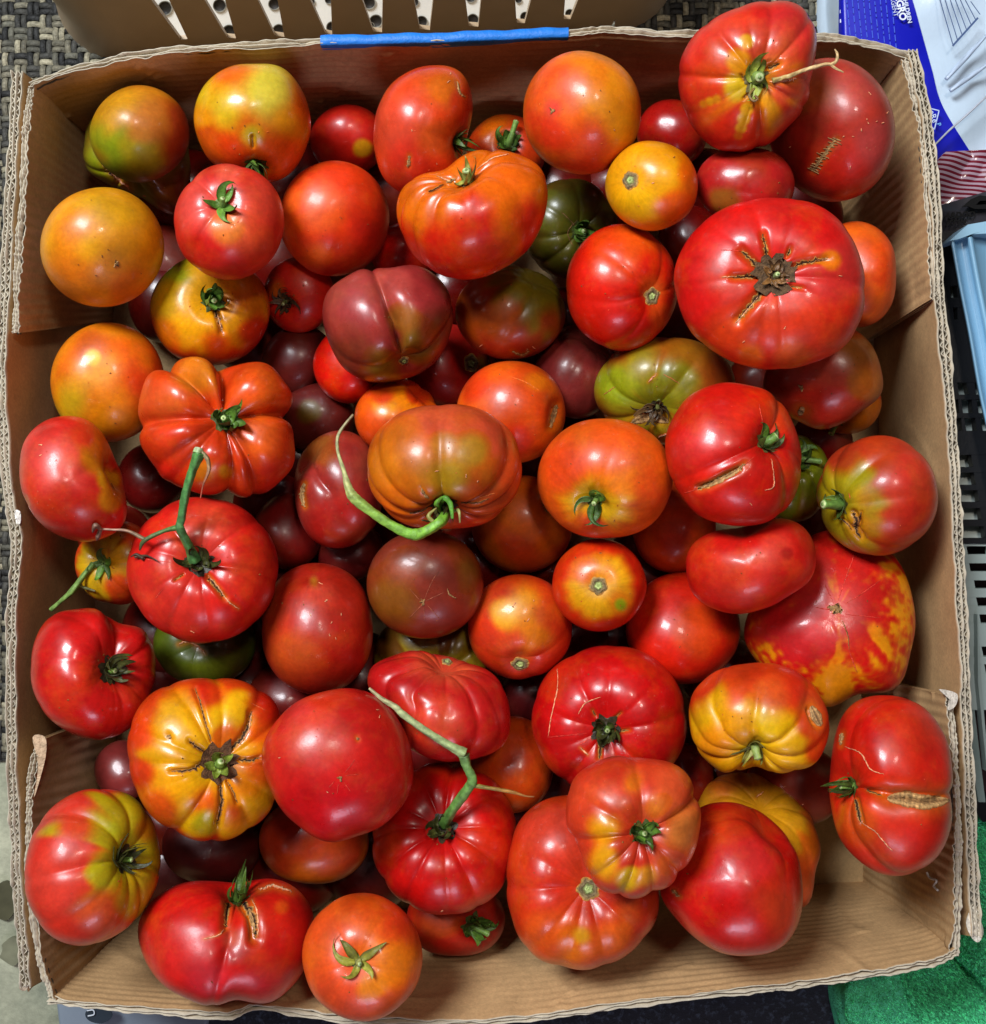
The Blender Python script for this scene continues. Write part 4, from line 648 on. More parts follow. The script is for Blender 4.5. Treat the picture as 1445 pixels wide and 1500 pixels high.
def radial(px, py, s, nb=72):
    ang = np.arctan2(-(py - s['cy']), px - s['cx']); rad = np.hypot(px - s['cx'], py - s['cy'])
    out = np.zeros(nb); idx = ((ang + math.pi) / (2 * math.pi) * nb).astype(int) % nb
    np.maximum.at(out, idx, rad)
    return out
def lowpass(y, h):
    Fq = np.fft.rfft(y); Fq[h + 1:] = 0; return np.fft.irfft(Fq, len(y))
def target_radius(s, nb=72):
    th = (np.arange(nb) + .5) / nb * 2 * math.pi - math.pi
    if s['out'] is None:
        t = th - math.radians(s['rot']); return 1 / np.sqrt((np.cos(t) / s['a']) ** 2 + (np.sin(t) / s['b']) ** 2)
    P = spline(s['out'], 400, True); a = np.arctan2(-(P[:, 1] - s['cy']), P[:, 0] - s['cx']); r = np.hypot(P[:, 0] - s['cx'], P[:, 1] - s['cy'])
    o = np.argsort(a); a, r = a[o], r[o]
    return np.interp(th, a, r, period=2 * math.pi)

def seg_dist(px, py, pts):
    best = np.full(px.shape, 1e9); tb = np.zeros(px.shape); n = len(pts) - 1
    for i in range(n):
        x0, y0 = pts[i]; x1, y1 = pts[i + 1]; L2 = (x1 - x0) ** 2 + (y1 - y0) ** 2 + 1e-9
        t = np.clip(((px - x0) * (x1 - x0) + (py - y0) * (y1 - y0)) / L2, 0, 1)
        d = np.hypot(px - x0 - t * (x1 - x0), py - y0 - t * (y1 - y0)); m = d < best
        best[m] = d[m]; tb[m] = ((i + t) / n)[m]
    return best, tb

class Surface:
    def __init__(s, V, Q, Tt):
        polys = [tuple(q) for q in Q.tolist()] + [tuple(t) for t in Tt.tolist()]
        s.t = BVHTree.FromPolygons(V.tolist(), polys)
    def hit(s, px, py, lift=0.0):
        d = Vector(((px - CX) / F, -(py - CY) / F, -1)).normalized()
        loc, nor, i, dist = s.t.ray_cast(Vector((0, 0, H)), d)
        if loc is None: return None
        if nor.dot(d) > 0: nor = -nor
        return np.array(loc + nor * lift), np.array(nor)

def ribbon(mb, sf, pts, wpx, kind, seed, base=None):
    n = max(8, int(3 * len(pts) + sum(math.dist(pts[i], pts[i + 1]) for i in range(len(pts) - 1)) / 3))
    if kind == 'crack' and wpx >= 5: wpx = wpx * 1.3
    P = spline(pts, n); rs = np.random.RandomState(seed)
    t = np.linspace(0, 1, len(P))
    if kind in ('cork',): prof = np.sin(np.clip(t, 0.02, .98) * math.pi) ** 0.6
    elif kind == 'crack': prof = (np.sin(np.clip(t * .92 + .08, 0, 1) * math.pi) ** 0.45) * (1 - .45 * t)
    else: prof = np.sin(np.clip(t, .03, .97) * math.pi) ** 0.5
    wide = kind == 'cork' and wpx > 10
    nzz = np.convolve(rs.normal(size=len(t) + 4), np.ones(5) / 5, 'valid') * 1.6
    prof = prof * (1 + (0.12 if wide else 0.25) * (nzz if wide else rs.normal(size=len(t))))
    jit = rs.normal(size=(len(P), 2)) * (.25 if wide else min(1.0, 0.12 * wpx))
    m = 17 if wide else 7; off = np.linspace(-1, 1, m); V = []; K = []
    if kind == 'cork': cs = [(150, 96, 50), (176, 138, 88), (158, 120, 74), (128, 92, 54), (164, 126, 80), (180, 142, 92), (150, 96, 50)]; lift = [.0, .0004, .0005, .0003, .0005, .0004, .0]
    elif kind == 'crack': cs = [(186, 120, 50), (150, 104, 54), (70, 42, 22), (34, 20, 12), (62, 38, 20), (156, 112, 60), (196, 136, 60)]; lift = [.00005, .0003, .0002, .0001, .0002, .0003, .00005]
    else:
        wpx = wpx * .72
        cs = [(206, 84, 44), (212, 120, 80), (220, 160, 118), (224, 176, 136), (220, 160, 118), (212, 120, 80), (206, 84, 44)]
        lift = [.00003, .0002, .00025, .0003, .00025, .0002, .00003]
    if kind == 'line' and wpx < 1.5 and base is not None:
        cs = [tuple(np.array(c_) * f_ + np.array(base) * (1 - f_)) for c_, f_ in zip(cs, (.1, .2, .32, .4, .32, .2, .1))]; lift = [l_ * .5 for l_ in lift]
    if wide:
        xs = np.linspace(0, 6, m); cs = [tuple(np.interp(x_, range(7), [c_[q_] for c_ in cs]) * rs.uniform(.72, 1.2) for q_ in range(1)) * 3 if False else tuple(np.array([np.interp(x_, range(7), [c_[q_] for c_ in cs]) for q_ in range(3)]) * rs.uniform(.75, 1.18)) for x_ in xs]
        lift = list(np.interp(xs, range(7), lift))
    for i in range(len(P)):
        tg = P[min(i + 1, len(P) - 1)] - P[max(i - 1, 0)]; tg = tg / (np.linalg.norm(tg) + 1e-9); nn = np.array([-tg[1], tg[0]])
        cn = 1 + rs.uniform(-.25, .25)
        for j in range(m):
            q = P[i] + jit[i] + nn * off[j] * wpx * 0.5 * max(.1, prof[i])
            h = sf.hit(q[0], q[1], lift[j] + 0.00012)
            if h is None: return
            V.append(h[0]); K.append(lin(cs[j]) * cn * (1 + rs.uniform(-.15, .15)))
    mb.add(V, grid_quads(m, len(P)), None, np.array(K))

def frame_of(n):
    a = np.cross(n, [0.3, 0.2, 0.93]); a /= np.linalg.norm(a); return a, np.cross(n, a)
def sepal(s, X, phi, L, Wd, curl, lift0, col, seed, twist=0.0):
    """one sepal laid along the shoulder from the stem end; X maps own axes to the world"""
    rs = np.random.RandomState(seed); n = 10; V = []; K = []
    bend = rs.uniform(-1.1, 1.1)
    for side in (0, 1):
        for i in range(n):
            t = i / (n - 1); th = 0.03 + L * t; wv = Wd * (1 - t) ** 0.65 * (0.55 + 0.9 * min(1, t * 4) * (1 - .3 * t)) + .0015
            for j in (-1, -.5, 0, .5, 1):
                ph = phi + bend * t * t
                p = surf(s, np.array([max(th, .05)]), np.array([ph]))[0]
                p0 = surf(s, np.array([0.02]), np.array([0.0]))[0]
                p = p * np.array([1, 1, 1]); p[2] = max(p[2], p0[2])
                p[2] += lift0 + curl * t * t + 0.030 * abs(j) * (1 - t) + 0.015 * math.sin(7 * t + seed)
                rr = 1 - 0.35 * max(0, curl) * t * t * 4
                p[0] *= rr; p[1] *= rr
                tx, ty = -math.sin(ph + twist * t), math.cos(ph + twist * t)
                p[0] += tx * wv * j; p[1] += ty * wv * j
                p[2] -= side * (0.012 + .010 * (1 - abs(j)))
                V.append(p); K.append(lin(col) * (1.0 + .25 * (j == 0) - .25 * side) * (1 + rs.uniform(-.12, .12)) * (1 - .25 * t))
    nn = n * 5; q = grid_quads(5, n); Q = np.concatenate([q, q[:, ::-1] + nn])
    e = []
    for i in range(n - 1):
        for a in (0, 4): e.append([i * 5 + a, (i + 1) * 5 + a, (i + 1) * 5 + a + nn, i * 5 + a + nn])
    for j in range(4): e.append([(n - 1) * 5 + j, (n - 1) * 5 + j + 1, (n - 1) * 5 + j + 1 + nn, (n - 1) * 5 + j + nn])
    mb = MB(); mb.add(X(np.array(V)), np.concatenate([Q, np.array(e)]), None, np.array(K)); return mb

KINDS = {  # sepals, length (rad), width, curl, colour, stub radius, stub colour, base disc
    'star': (5, .34, .050, .16, (70, 112, 40), .055, (120, 150, 70), (96, 116, 40)),
    'palestar': (5, .42, .055, .10, (120, 130, 52), .055, (150, 150, 84), (110, 116, 50)),
    'curl': (7, .27, .055, .34, (66, 104, 40), .060, (110, 146, 66), (70, 80, 34)),
    'dark': (7, .30, .050, .26, (58, 66, 30), .055, (110, 140, 60), (50, 40, 22)),
    'dry': (6, .30, .035, .16, (70, 56, 34), .040, (110, 116, 60), (60, 48, 30)),
    'knob': (6, .24, .050, .18, (110, 120, 60), .085, (134, 152, 74), (90, 66, 40)),
    'thick': (6, .22, .060, .12, (70, 104, 40), .095, (92, 126, 52), (90, 80, 40)),
    'stub': (3, .16, .050, .12, (80, 110, 40), .075, (104, 134, 56), (80, 100, 40)),
    'browngreen': (5, .20, .060, .20, (104, 132, 52), .080, (120, 148, 60), (92, 60, 36)),
    'greenbig': (6, .26, .060, .14, (104, 124, 52), .100, (118, 142, 70), (96, 84, 44)),
    'bigbrown': (11, .17, .040, .05, (104, 80, 48), .050, (150, 160, 100), (88, 64, 40)),
}
TOM = []; VINES = []; SURFS = []
for s in SPECS:
    seed = s['seed']; raw, c, R, M, wv = make_xform(s)
    deep = s['rank'] < 1; low = s['rank'] < 0; big = s['a'] > 90
    N_, M_ = (56, 30) if low else (96, 52) if deep else ((208, 116) if big else (160, 92))
    ph = np.linspace(0, 2 * math.pi, N_, endpoint=False)
    t = np.linspace(0, 1, M_ + 2)[1:-1]; th = math.pi * (0.62 * t + 0.38 * t * t)
    TH, PH = np.meshgrid(th, ph, indexing='ij')
    TH = np.concatenate([TH.ravel(), [0.0, math.pi]]); PH = np.concatenate([PH.ravel(), [0.0, 0.0]])
    P = surf(s, TH, PH)
    nv = N_ * M_
    Q = grid_quads(N_, M_, True); i = np.arange(N_); j = (i + 1) % N_
    Tt = np.concatenate([np.stack([np.full(N_, nv), j, i], 1), np.stack([np.full(N_, nv + 1), (M_ - 1) * N_ + i, (M_ - 1) * N_ + j], 1)])
    Q = Q[:, ::-1].copy(); Tt = Tt[:, ::-1].copy()
    tr = target_radius(s); hlow = 3 if s['out'] is None else 10
    ks = [np.ones(72)]
    def warp(V, ks=ks, s=s):
        V = V.copy(); px, py = PX(V)
        for k in ks:
            ang = np.arctan2(-(py - s['cy']), px - s['cx'])
            f = np.interp(ang, (np.arange(72) + .5) / 72 * 2 * math.pi - math.pi, k, period=2 * math.pi)
            px = s['cx'] + (px - s['cx']) * f; py = s['cy'] + (py - s['cy']) * f
        kk = (H - V[:, 2]) / F
        V[:, 0] = (px - CX) * kk; V[:, 1] = -(py - CY) * kk
        return V
    V0 = raw(P)
    for it in range(2):
        V = warp(V0); px, py = PX(V); cur = radial(px, py, s)
        cur[cur == 0] = np.mean(cur[cur > 0])
        ks.append(lowpass(tr / cur, hlow))
    V = warp(V0); px, py = PX(V)
    X = lambda p, raw=raw, warp=warp: warp(raw(np.asarray(p)))
    front = (V - c) @ wv > -0.15 * R
    # grooves under cracks
    for kind, pts, wpx in s['cracks']:
        if kind in ('crack', 'cork', 'zip') and wpx >= 3:
            d, tb = seg_dist(px, py, pts); amt = np.exp(-(d / (wpx * 0.75)) ** 2) * front
            depth = (0.0028 if kind == 'crack' else 0.0008) * min(1.6, wpx / 5)
            V -= ((V - c) / np.linalg.norm(V - c, axis=1, keepdims=True)) * (amt * depth)[:, None]
    # colours of the skin
    dirs = np.stack([np.sin(TH) * np.cos(PH), np.sin(TH) * np.sin(PH), np.cos(TH)], 1)
    K = np.tile(lin(s['col']), (len(V), 1))
    nz = sn(dirs, seed + 3, 2.6); nz2 = sn(dirs, seed + 4, 7.0)
    c2 = s['col2'] or tuple(np.array(s['col']) * np.array([.90, .72, .8]))
    K = K + (lin(c2) - K) * (0.75 * sm(0.1, 1.4, nz + .3 * nz2))[:, None]
    if s['sh'] is not None:
        ss = np.sin(PH * 9 + seed) * .5 + np.sin(PH * 17 + seed * 2) * .3 + np.sin(PH * 5 + seed * 3) * .5
        e = TH - s['ext'] * (1 + s['ray'] * ss * .8 + .18 * nz)
        wgt = sm(.28, -.22, e); K = K + (lin(s['sh']) - K) * wgt[:, None]
    for bx, by, br, bc in sorted(s['blobs'], key=lambda q_: -q_[2]):
        d = np.hypot(px - bx, py - by) / br + .22 * nz2 * .6 + .16 * nz
        edge = 0.38 if br > 24 else .5
        wgt = sm(1.28, edge, d) * ((V - c) @ wv > -.4 * R); K = K + (lin(bc) - K) * (wgt * .92)[:, None]
    if s['blotch']:   # ragged orange marbling away from the scar
        q = dirs; pa = np.arctan2(py - s['stem'][1], px - s['stem'][0]); pr = np.hypot(py - s['stem'][1], px - s['stem'][0]) / 40
        rad3 = np.stack([np.cos(pa) * 9, np.sin(pa) * 9, pr * 1.1], 1); f = .9 * sn(rad3, 81, 1.0, 12) + .7 * sn(rad3, 82, 2.6, 14) + .5 * sn(q, 79, 30, 14) + .4 * sn(q, 80, 55, 14)
        hx = np.hypot((px - 1205) / 138, (py - 875) / 150); rim = sm(.42, .85, hx) * (1 - sm(1250, 1190, px) * sm(900, 850, py))
        wgt = .85 * sm(-.2, 1.3, .62 * f + 1.9 * rim - 1.15); K = K + (lin((224, 112, 16)) - K) * wgt[:, None]
        wgt = sm(.9, 1.5, .5 * f + 1.2 * rim - .2) * rim; K = K + (lin((228, 140, 24)) - K) * (.7 * wgt)[:, None]
    # fine meridian streaks near the stem end and slight paling around any crack
    st = np.sin(PH * 31 + 3 * nz + seed) * np.sin(PH * 13 + seed); K = K * (1 + .07 * st * sm(1.4, .5, TH))[:, None]
    for kind, pts, wpx in s['cracks']:
        if wpx >= 3:
            d, tb = seg_dist(px, py, pts); wgt = .55 * np.exp(-(d / (wpx * .9)) ** 2) * front
            K = K + (lin((206, 110, 30)) - K) * wgt[:, None]
    K[:, 1] *= .80 + .22 * np.clip((K[:, 1] / K[:, 0] - .12) / .18, 0, 1); K[:, 0] *= .90; K[:, 2] *= np.where(K[:, 1] / K[:, 0] < .14, .75, .36)
    has_parts = s.get('nicks') or s['kind'] != 'none' or s['cracks'] or s['flecks'] or s['vine']
    base_loc = (c[0], c[1], c[2] - s['c'])
    if s['label'] == 'JOIN':
        mesh_np('upper_lobe', V, Q, Tt, K, SKIN, True, TOM[-1]); continue
    if has_parts:
        root = empty('tomato', base_loc)
        body = mesh_np('skin', V, Q, Tt, K, SKIN, True, root)
    else:
        root = body = mesh_np('tomato', V - np.array(base_loc), Q, Tt, K, SKIN, True); body.location = base_loc
    tag(root, s['label'], 'tomato', 'heirloom tomatoes heaped in the cardboard box' if s['rank'] >= 0 else 'filler tomatoes at the bottom of the heap, darkened for gap shade')
    TOM.append(root)
    if not has_parts: continue
    sf = Surface(V, Q, Tt); sf.cx, sf.cy, sf.r = s['cx'], s['cy'], max(s['a'], s['b']) * 1.25; SURFS.append(sf)
    rs = np.random.RandomState(seed + 50)
    for kind, pts, wpx in s['cracks']:
        mb = MB()
        if kind == 'zip':
            ribbon(mb, sf, pts, wpx * .8, 'cork', seed)
            P_ = spline(pts, 12)
            for q in P_:
                l = wpx * rs.uniform(.7, 1.5); a = rs.uniform(-.25, .25)
                ribbon(mb, sf, [(q[0] - l, q[1] - l * (.35 + a)), (q[0] + l, q[1] + l * (.35 + a))], 1.8, 'cork', seed + int(q[0]))
            nm = 'stitch_scar'; mt = CORK
        else:
            ribbon(mb, sf, pts, wpx, kind, seed + int(pts[0][0]), s['col']); nm = {'crack': 'crack', 'cork': 'corky_scar', 'line': 'pale_scar'}[kind]; mt = CORK
        if mb.n: mb.build(nm, mt, root)
    if s['flecks']:
        mb = MB()
        for fx, fy in s['flecks']:
            a = rs.uniform(0, 3.1); l = rs.uniform(1.2, 3.4)
            ribbon(mb, sf, [(fx - l * math.cos(a), fy - l * math.sin(a)), (fx, fy), (fx + l * math.cos(a), fy + l * math.sin(a))], rs.uniform(1.6, 2.6), 'line', seed + int(fx))
        if mb.n: tag(mb.build('fleck', CORK, root), kind='stuff')
    if s.get('nicks'):
        mb = MB()
        for fx, fy in s['nicks']:
            a = rs.uniform(0, 3.1); l = rs.uniform(.5, 1.5); kd = rs.rand()
            ribbon(mb, sf, [(fx - l * math.cos(a), fy - l * math.sin(a)), (fx + l * math.cos(a), fy + l * math.sin(a))], rs.uniform(1.2, 2.0), 'crack' if kd < .35 else 'line', seed + int(fx), s['col'])
        if mb.n: tag(mb.build('nick', CORK, root), kind='stuff')
    k = s['kind']
    if k in ('blossom', 'blossomcork'):
        sx, sy = s['stem']; mb = MB(); sc = 1.0 if k == 'blossom' else 2.6
        for q in range(7):
            a = rs.uniform(0, 6.28); l = rs.uniform(2.5, 6.5) * sc
            ribbon(mb, sf, [(sx, sy), (sx + .5 * l * math.cos(a), sy + .5 * l * math.sin(a)), (sx + l * math.cos(a), sy + l * math.sin(a))], rs.uniform(2, 3.4) * sc, 'cork' if q % 3 else 'crack', seed + q)
        if mb.n: mb.build('blossom_scar', CORK, root)
    if k in ('scar', 'tinycork'):
        sx, sy = s['stem']; rr = 15 if k == 'scar' else 9
        if s['a'] > 100 and k == 'scar': rr = 19
        d = min(.95, math.hypot((sx - s['cx']) / s['a'], (sy - s['cy']) / s['b'])); fore = max(.42, math.sqrt(1 - d * d)); an = math.atan2(sy - s['cy'], sx - s['cx'])
        mb = MB(); V2 = []; K2 = []; nr, na = 9, 28
        cols = [(176, 190, 120), (150, 168, 96), (176, 190, 120), (120, 128, 70), (104, 84, 54), (128, 112, 76), (116, 92, 60), (150, 122, 70), (190, 120, 40)]
        lf = [.0012, .0010, .0016, .0006, .0004, .0011, .0009, .0004, .0001]
        ok = True
        for a in range(nr):
            for b in range(na):
                q = b / na * 2 * math.pi; rad = rr * (a + .15) / nr * (1 + .09 * math.sin(5 * q + seed) + .05 * rs.normal())
                ux, uy = rad * fore * math.cos(q), rad * math.sin(q)
                h = sf.hit(sx + ux * math.cos(an) - uy * math.sin(an), sy + ux * math.sin(an) + uy * math.cos(an), lf[a])
                if h is None: ok = False; break
                V2.append(h[0]); K2.append(lin(cols[a]) * rs.uniform(.8, 1.2))
            if not ok: break
        if ok:
            V2.append(np.mean(V2[:na], 0)); K2.append(K2[0]); n2 = nr * na
            mb.add(V2, grid_quads(na, nr, True), [[n2, b, (b + 1) % na] for b in range(na)], np.array(K2)); mb.build('stem_scar', CORK, root)
    if k in KINDS:
        ns, L, Wd, curl, sc, sr, stc, dc = KINDS[k]
        sc_ = .95 * 90.0 / math.sqrt(s['a'] * s['b']); L *= 1.35 * min(1.5, sc_); Wd *= 1.25 * min(1.5, sc_); dpx = {'bigbrown': 34, 'browngreen': 29, 'dark': 22, 'curl': 17, 'greenbig': 20, 'knob': 15, 'thick': 16, 'dry': 15}.get(k, 12) / math.sqrt(s['a'] * s['b']); sr *= min(1.5, sc_)
        # disc under the calyx
        mb = MB(); V2 = []; K2 = []; na = 36; nr = 7
        p0 = surf(s, np.array([.02]), np.array([0.]))[0]
        for a in range(nr):
            tt_ = (a + .2) / nr; 
            for b in range(na):
                q = b / na * 2 * math.pi; jag = 1 + ((.12 * math.sin(11 * q + seed) + .10 * math.sin(5 * q)) if k == 'bigbrown' else (.22 if k == 'browngreen' else .18) * math.sin(7 * q + seed)) * tt_ + .12 * rs.normal() * tt_
                e = dpx * tt_ * jag
                p = surf(s, np.array([max(.02, e)]), np.array([q]))[0]; p[2] += .010 * (1 - tt_) + .006 + .006 * rs.normal() * (a < nr - 1); V2.append(p)
                K2.append(lin(dc) * rs.uniform(.6, 1.35))
        V2.append(p0 + np.array([0, 0, .02])); K2.append(lin(dc)); n2 = nr * na
        mb.add(X(np.array(V2)), grid_quads(na, nr, True), [[n2, b, (b + 1) % na] for b in range(na)], np.array(K2))
        cal = mb.build('calyx', CORK if k in ('bigbrown', 'browngreen', 'dry') else GREEN, root)
        a0 = rs.uniform(0, 6)
        for q in range(ns + (4 if k in ('curl', 'dark', 'dry') else 0)):
            phi = a0 + 2 * math.pi * q / ns + rs.uniform(-.3, .3)
            cu = curl * rs.uniform(.3, 1.7); l_ = L * rs.uniform(.7, 1.25)
            if k in ('curl', 'dark', 'dry'): l_ *= rs.uniform(.45, 1.15)
            cc = tuple(np.minimum(255, np.array(sc) * rs.uniform(.75, 1.25) * np.array([1.12, 1.0, .85])))
            o = sepal(s, X, phi, l_, Wd * rs.uniform(.7, 1.15), cu, .02, cc, seed + q * 7, rs.uniform(-.8, .8)).build('sepal', GREEN, cal)
        sl = s['s_len'] if s['s_len'] is not None else 8
        if sl and sl > 0:
            # stub of stalk: rises from the stem end, bends towards s_ang in the picture
            p0w = X(np.array([p0 + [0, 0, .01]]))[0]; nloc = M[:, 2]
            kk = (H - s['z']) / F; ln = sl * kk
            if s['s_ang'] is not None:
                a = math.radians(s['s_ang']); dv = np.array([math.cos(a), math.sin(a), .35]); dv /= np.linalg.norm(dv)
            else: dv = nloc + .25 * rs.normal(size=3); dv /= np.linalg.norm(dv)
            up = nloc * .6 + np.array([0, 0, .5]); up /= np.linalg.norm(up); rw = sr * R * .9
            pts = [p0w - nloc * .001, p0w + up * rw * 1.2, p0w + up * rw * 1.6 + dv * ln * .55, p0w + up * rw * 1.6 + dv * ln]
            mb = MB(); tube(mb, pts, [rw * 1.5, rw * 1.05, rw * .8, rw * .95], np.array([lin(stc) * .6, lin(stc) * .8, lin(stc), lin(stc) * 1.15]), 12, 4, .06)
            e = pts[-1]; tdir = pts[-1] - pts[-2]; tdir /= np.linalg.norm(tdir)
            tube(mb, [e, e + tdir * .0004], [rw * .8, rw * .7], lin((176, 190, 130)), 12, 2)
            tube(mb, [e, e + tdir * .0008], [rw * .35, rw * .3], lin((110, 140, 70)), 9, 2)
            mb.build('stalk', GREEN, root)
    VINES.append((s, sf, root))
for s, sf, root in VINES:          # vines last: they lie over whatever fruit is under them
    for vn in s['vine']:
        ctl = []
        for (vx, vy, hh) in vn['p']:
            z = s['z'] + s['c'] * .62 * hh + .004
            if hh <= 1.001:
                h = sf.hit(vx, vy, .001)
                if h is not None: z = h[0][2]
            ctl.append((vx, vy, z))
        ctl = spline(ctl, (len(ctl) - 1) * 3); pts = []
        for ci, (vx, vy, z) in enumerate(ctl):
            if vn['p'][0][2] > 1.001 or ci > 2:
                for sf2 in SURFS:
                    if math.hypot(vx - sf2.cx, vy - sf2.cy) < sf2.r:
                        h = sf2.hit(vx, vy)
                        if h is not None: z = max(z, h[0][2] + .0028)
            pts.append(z)
        zz_ = np.convolve(np.pad(pts, 1, 'edge'), [.25, .5, .25], 'valid') if len(pts) > 4 else pts
        pts = [np.array(W(c_[0], c_[1], max(a_, b_))) for c_, a_, b_ in zip(ctl, pts, zz_)]
        mb = MB(); tube(mb, pts, np.interp(np.linspace(0, 1, 40), np.linspace(0, 1, len(vn['r'])), vn['r']) * .92, np.array([lin(x) for x in vn['col']]), 16, 3, .10)
        mb.build('vine', GREEN, root)
print('ZMAX', max(s['z'] + s['c'] for s in SPECS), 'tris', sum(len(o.data.polygons) * 2 for o in bpy.data.objects if o.type == 'MESH'))
# ------------------------------------------------------------------ SURROUNDINGS
def prism(mb, pts, z, th, col, px=True, bev=0.0):
    n = len(pts)
    top = np.array([W(p[0], p[1], z if len(p) < 3 else p[2]) for p in pts]); bot = top.copy(); bot[:, 2] -= th
    c = top.mean(0); T_ = []; Q_ = [[i, (i + n), ((i + 1) % n) + n, (i + 1) % n] for i in range(n)]
    V_ = np.concatenate([top, bot, [c], [bot.mean(0)]])
    T_ = [[i, (i + 1) % n, 2 * n] for i in range(n)] + [[(i + 1) % n + n, i + n, 2 * n + 1] for i in range(n)]
    mb.add(V_, Q_, T_, col)
def loft(left, right, nu, nv, zf, col, skirt=None, colf=None):
    """a sheet with real relief between two picture-side curves; skirt drops its border to a lower height"""
    Lc = spline(left, nv - 1); Rc = spline(right, nv - 1); u = np.linspace(0, 1, nu)
    px = Lc[:, 0:1] * (1 - u) + Rc[:, 0:1] * u; py = Lc[:, 1:2] * (1 - u) + Rc[:, 1:2] * u
    z = zf(px, py, u[None, :] + 0 * px, np.linspace(0, 1, nv)[:, None] + 0 * px)
    k = (H - z) / F; V_ = np.stack([(px - CX) * k, -(py - CY) * k, z], -1).reshape(-1, 3)
    K_ = np.tile(np.asarray(col, float), (len(V_), 1)) if colf is None else colf(px, py).reshape(-1, 3)
    Q_ = grid_quads(nu, nv)[:, ::-1]
    if skirt is not None:
        ring = [j for j in range(nu)] + [(i + 1) * nu - 1 for i in range(1, nv)] + [(nv - 1) * nu + j for j in range(nu - 2, -1, -1)] + [i * nu for i in range(nv - 2, 0, -1)]
        lo = V_[ring].copy(); lo[:, 2] = skirt; m = len(ring); b = len(V_); i = np.arange(m); j = (i + 1) % m; ring = np.array(ring)
        Q_ = np.concatenate([Q_, np.stack([ring[i], ring[j], b + j, b + i], 1)]); V_ = np.concatenate([V_, lo]); K_ = np.concatenate([K_, K_[ring]])
    mb = MB(); mb.add(V_, Q_, None, K_); return mb
def n2(px, py, seed, sc): return sn(np.stack([px, py, 0 * px], -1).reshape(-1, 3) / sc, seed, 1.0, 12).reshape(px.shape)
# concrete floor
def floor_material():
    m, nt, N, L, P = material('concrete')
    tc = N.new('ShaderNodeTexCoord')
    def nz(s, d=6, r=.6):
        n = N.new('ShaderNodeTexNoise'); n.inputs['Scale'].default_value = s; n.inputs['Detail'].default_value = d; n.inputs['Roughness'].default_value = r
        L.new(tc.outputs['Object'], n.inputs['Vector']); return n
    a = nz(14); r = N.new('ShaderNodeValToRGB'); L.new(a.outputs[0], r.inputs[0])
    r.color_ramp.elements[0].position = .32; r.color_ramp.elements[0].color = (*lin((120, 124, 104)), 1)
    r.color_ramp.elements[1].position = .68; r.color_ramp.elements[1].color = (*lin((176, 176, 150)), 1)
    b = nz(190, 4, .7); r2 = N.new('ShaderNodeMapRange'); r2.inputs[1].default_value = .3; r2.inputs[2].default_value = .7; r2.inputs[3].default_value = .82; r2.inputs[4].default_value = 1.15; L.new(b.outputs[0], r2.inputs[0])
    s = N.new('ShaderNodeVectorMath'); s.operation = 'SCALE'; L.new(r.outputs[0], s.inputs[0]); L.new(r2.outputs[0], s.inputs['Scale'])
    d = nz(22, 4, .6); r3 = N.new('ShaderNodeMapRange'); r3.inputs[1].default_value = .62; r3.inputs[2].default_value = .66; L.new(d.outputs[0], r3.inputs[0])
    mx = N.new('ShaderNodeMix'); mx.data_type = 'RGBA'; L.new(r3.outputs[0], mx.inputs['Factor']); L.new(s.outputs[0], mx.inputs[6]); mx.inputs[7].default_value = (*lin((70, 70, 52)), 1)
    L.new(mx.outputs[2], P.inputs['Base Color']); P.inputs['Roughness'].default_value = .62
    bp = N.new('ShaderNodeBump'); bp.inputs['Distance'].default_value = .0012; bp.inputs['Strength'].default_value = .5; L.new(b.outputs[0], bp.inputs['Height']); L.new(bp.outputs[0], P.inputs['Normal'])
    return m
mb = MB(); e = 3.0; mb.add([(-e, -e, -.002), (e, -e, -.002), (e, e, -.002), (-e, e, -.002)], [[0, 1, 2, 3]])
tag(mb.build('concrete_floor', floor_material(), None, False), kind='structure')
STAIN = vmat('oil_stain', .5, .4, (60, .3), (300, .0004, .3))
for sx, sy, sr, lb in ((8, 1320, 30, 'larger dark oily stain on the concrete left of the box'), (20, 1394, 22, 'smaller faint stain on the concrete below the larger one')):
    q = [(sx + sr * (1 + .25 * math.sin(3 * a + sx)) * math.cos(a), sy + sr * .8 * (1 + .2 * math.cos(4 * a)) * math.sin(a)) for a in np.linspace(0, 6.28, 36, endpoint=False)]
    mb = MB(); prism(mb, q, .002, .003, lin((72, 70, 50) if sr > 25 else (112, 112, 90))); tag(mb.build('oil_stain', STAIN, None, False), lb, 'stain')
# woven mat: every strand is a small bulged strip
MAT = vmat('woven_fibre', .6, .4, (420, .45), (900, .0009, .8), stretch=(1, 1, 1))
mat = empty('woven_mat', W(90, 60, 0)); tag(mat, 'grey brown basket woven mat under the far left of the box', 'mat')
mb = MB(); p = [W(-160, -160, 0), W(1240, -160, 0), W(1240, 150, 0), W(120, 150, 0), W(120, 1114, 0), W(-160, 1114, 0)]
mb.add([(x, y, .0015) for x, y, _ in p] + [(x, y, -.001) for x, y, _ in p], [[0, 1, 2, 3], [0, 3, 4, 5], [4, 3, 9, 10], [5, 4, 10, 11]], None, lin((34, 32, 28))); mb.build('backing', MAT, mat, False)
mb = MB(); rs = np.random.RandomState(4); cell = .0092
x0, y0 = W(-160, 0, 0)[0], W(0, 1110, 0)[1]; x1, y1 = W(1238, 0, 0)[0], W(0, -140, 0)[1]
prof = np.array([-1, -.5, 0, .5, 1])
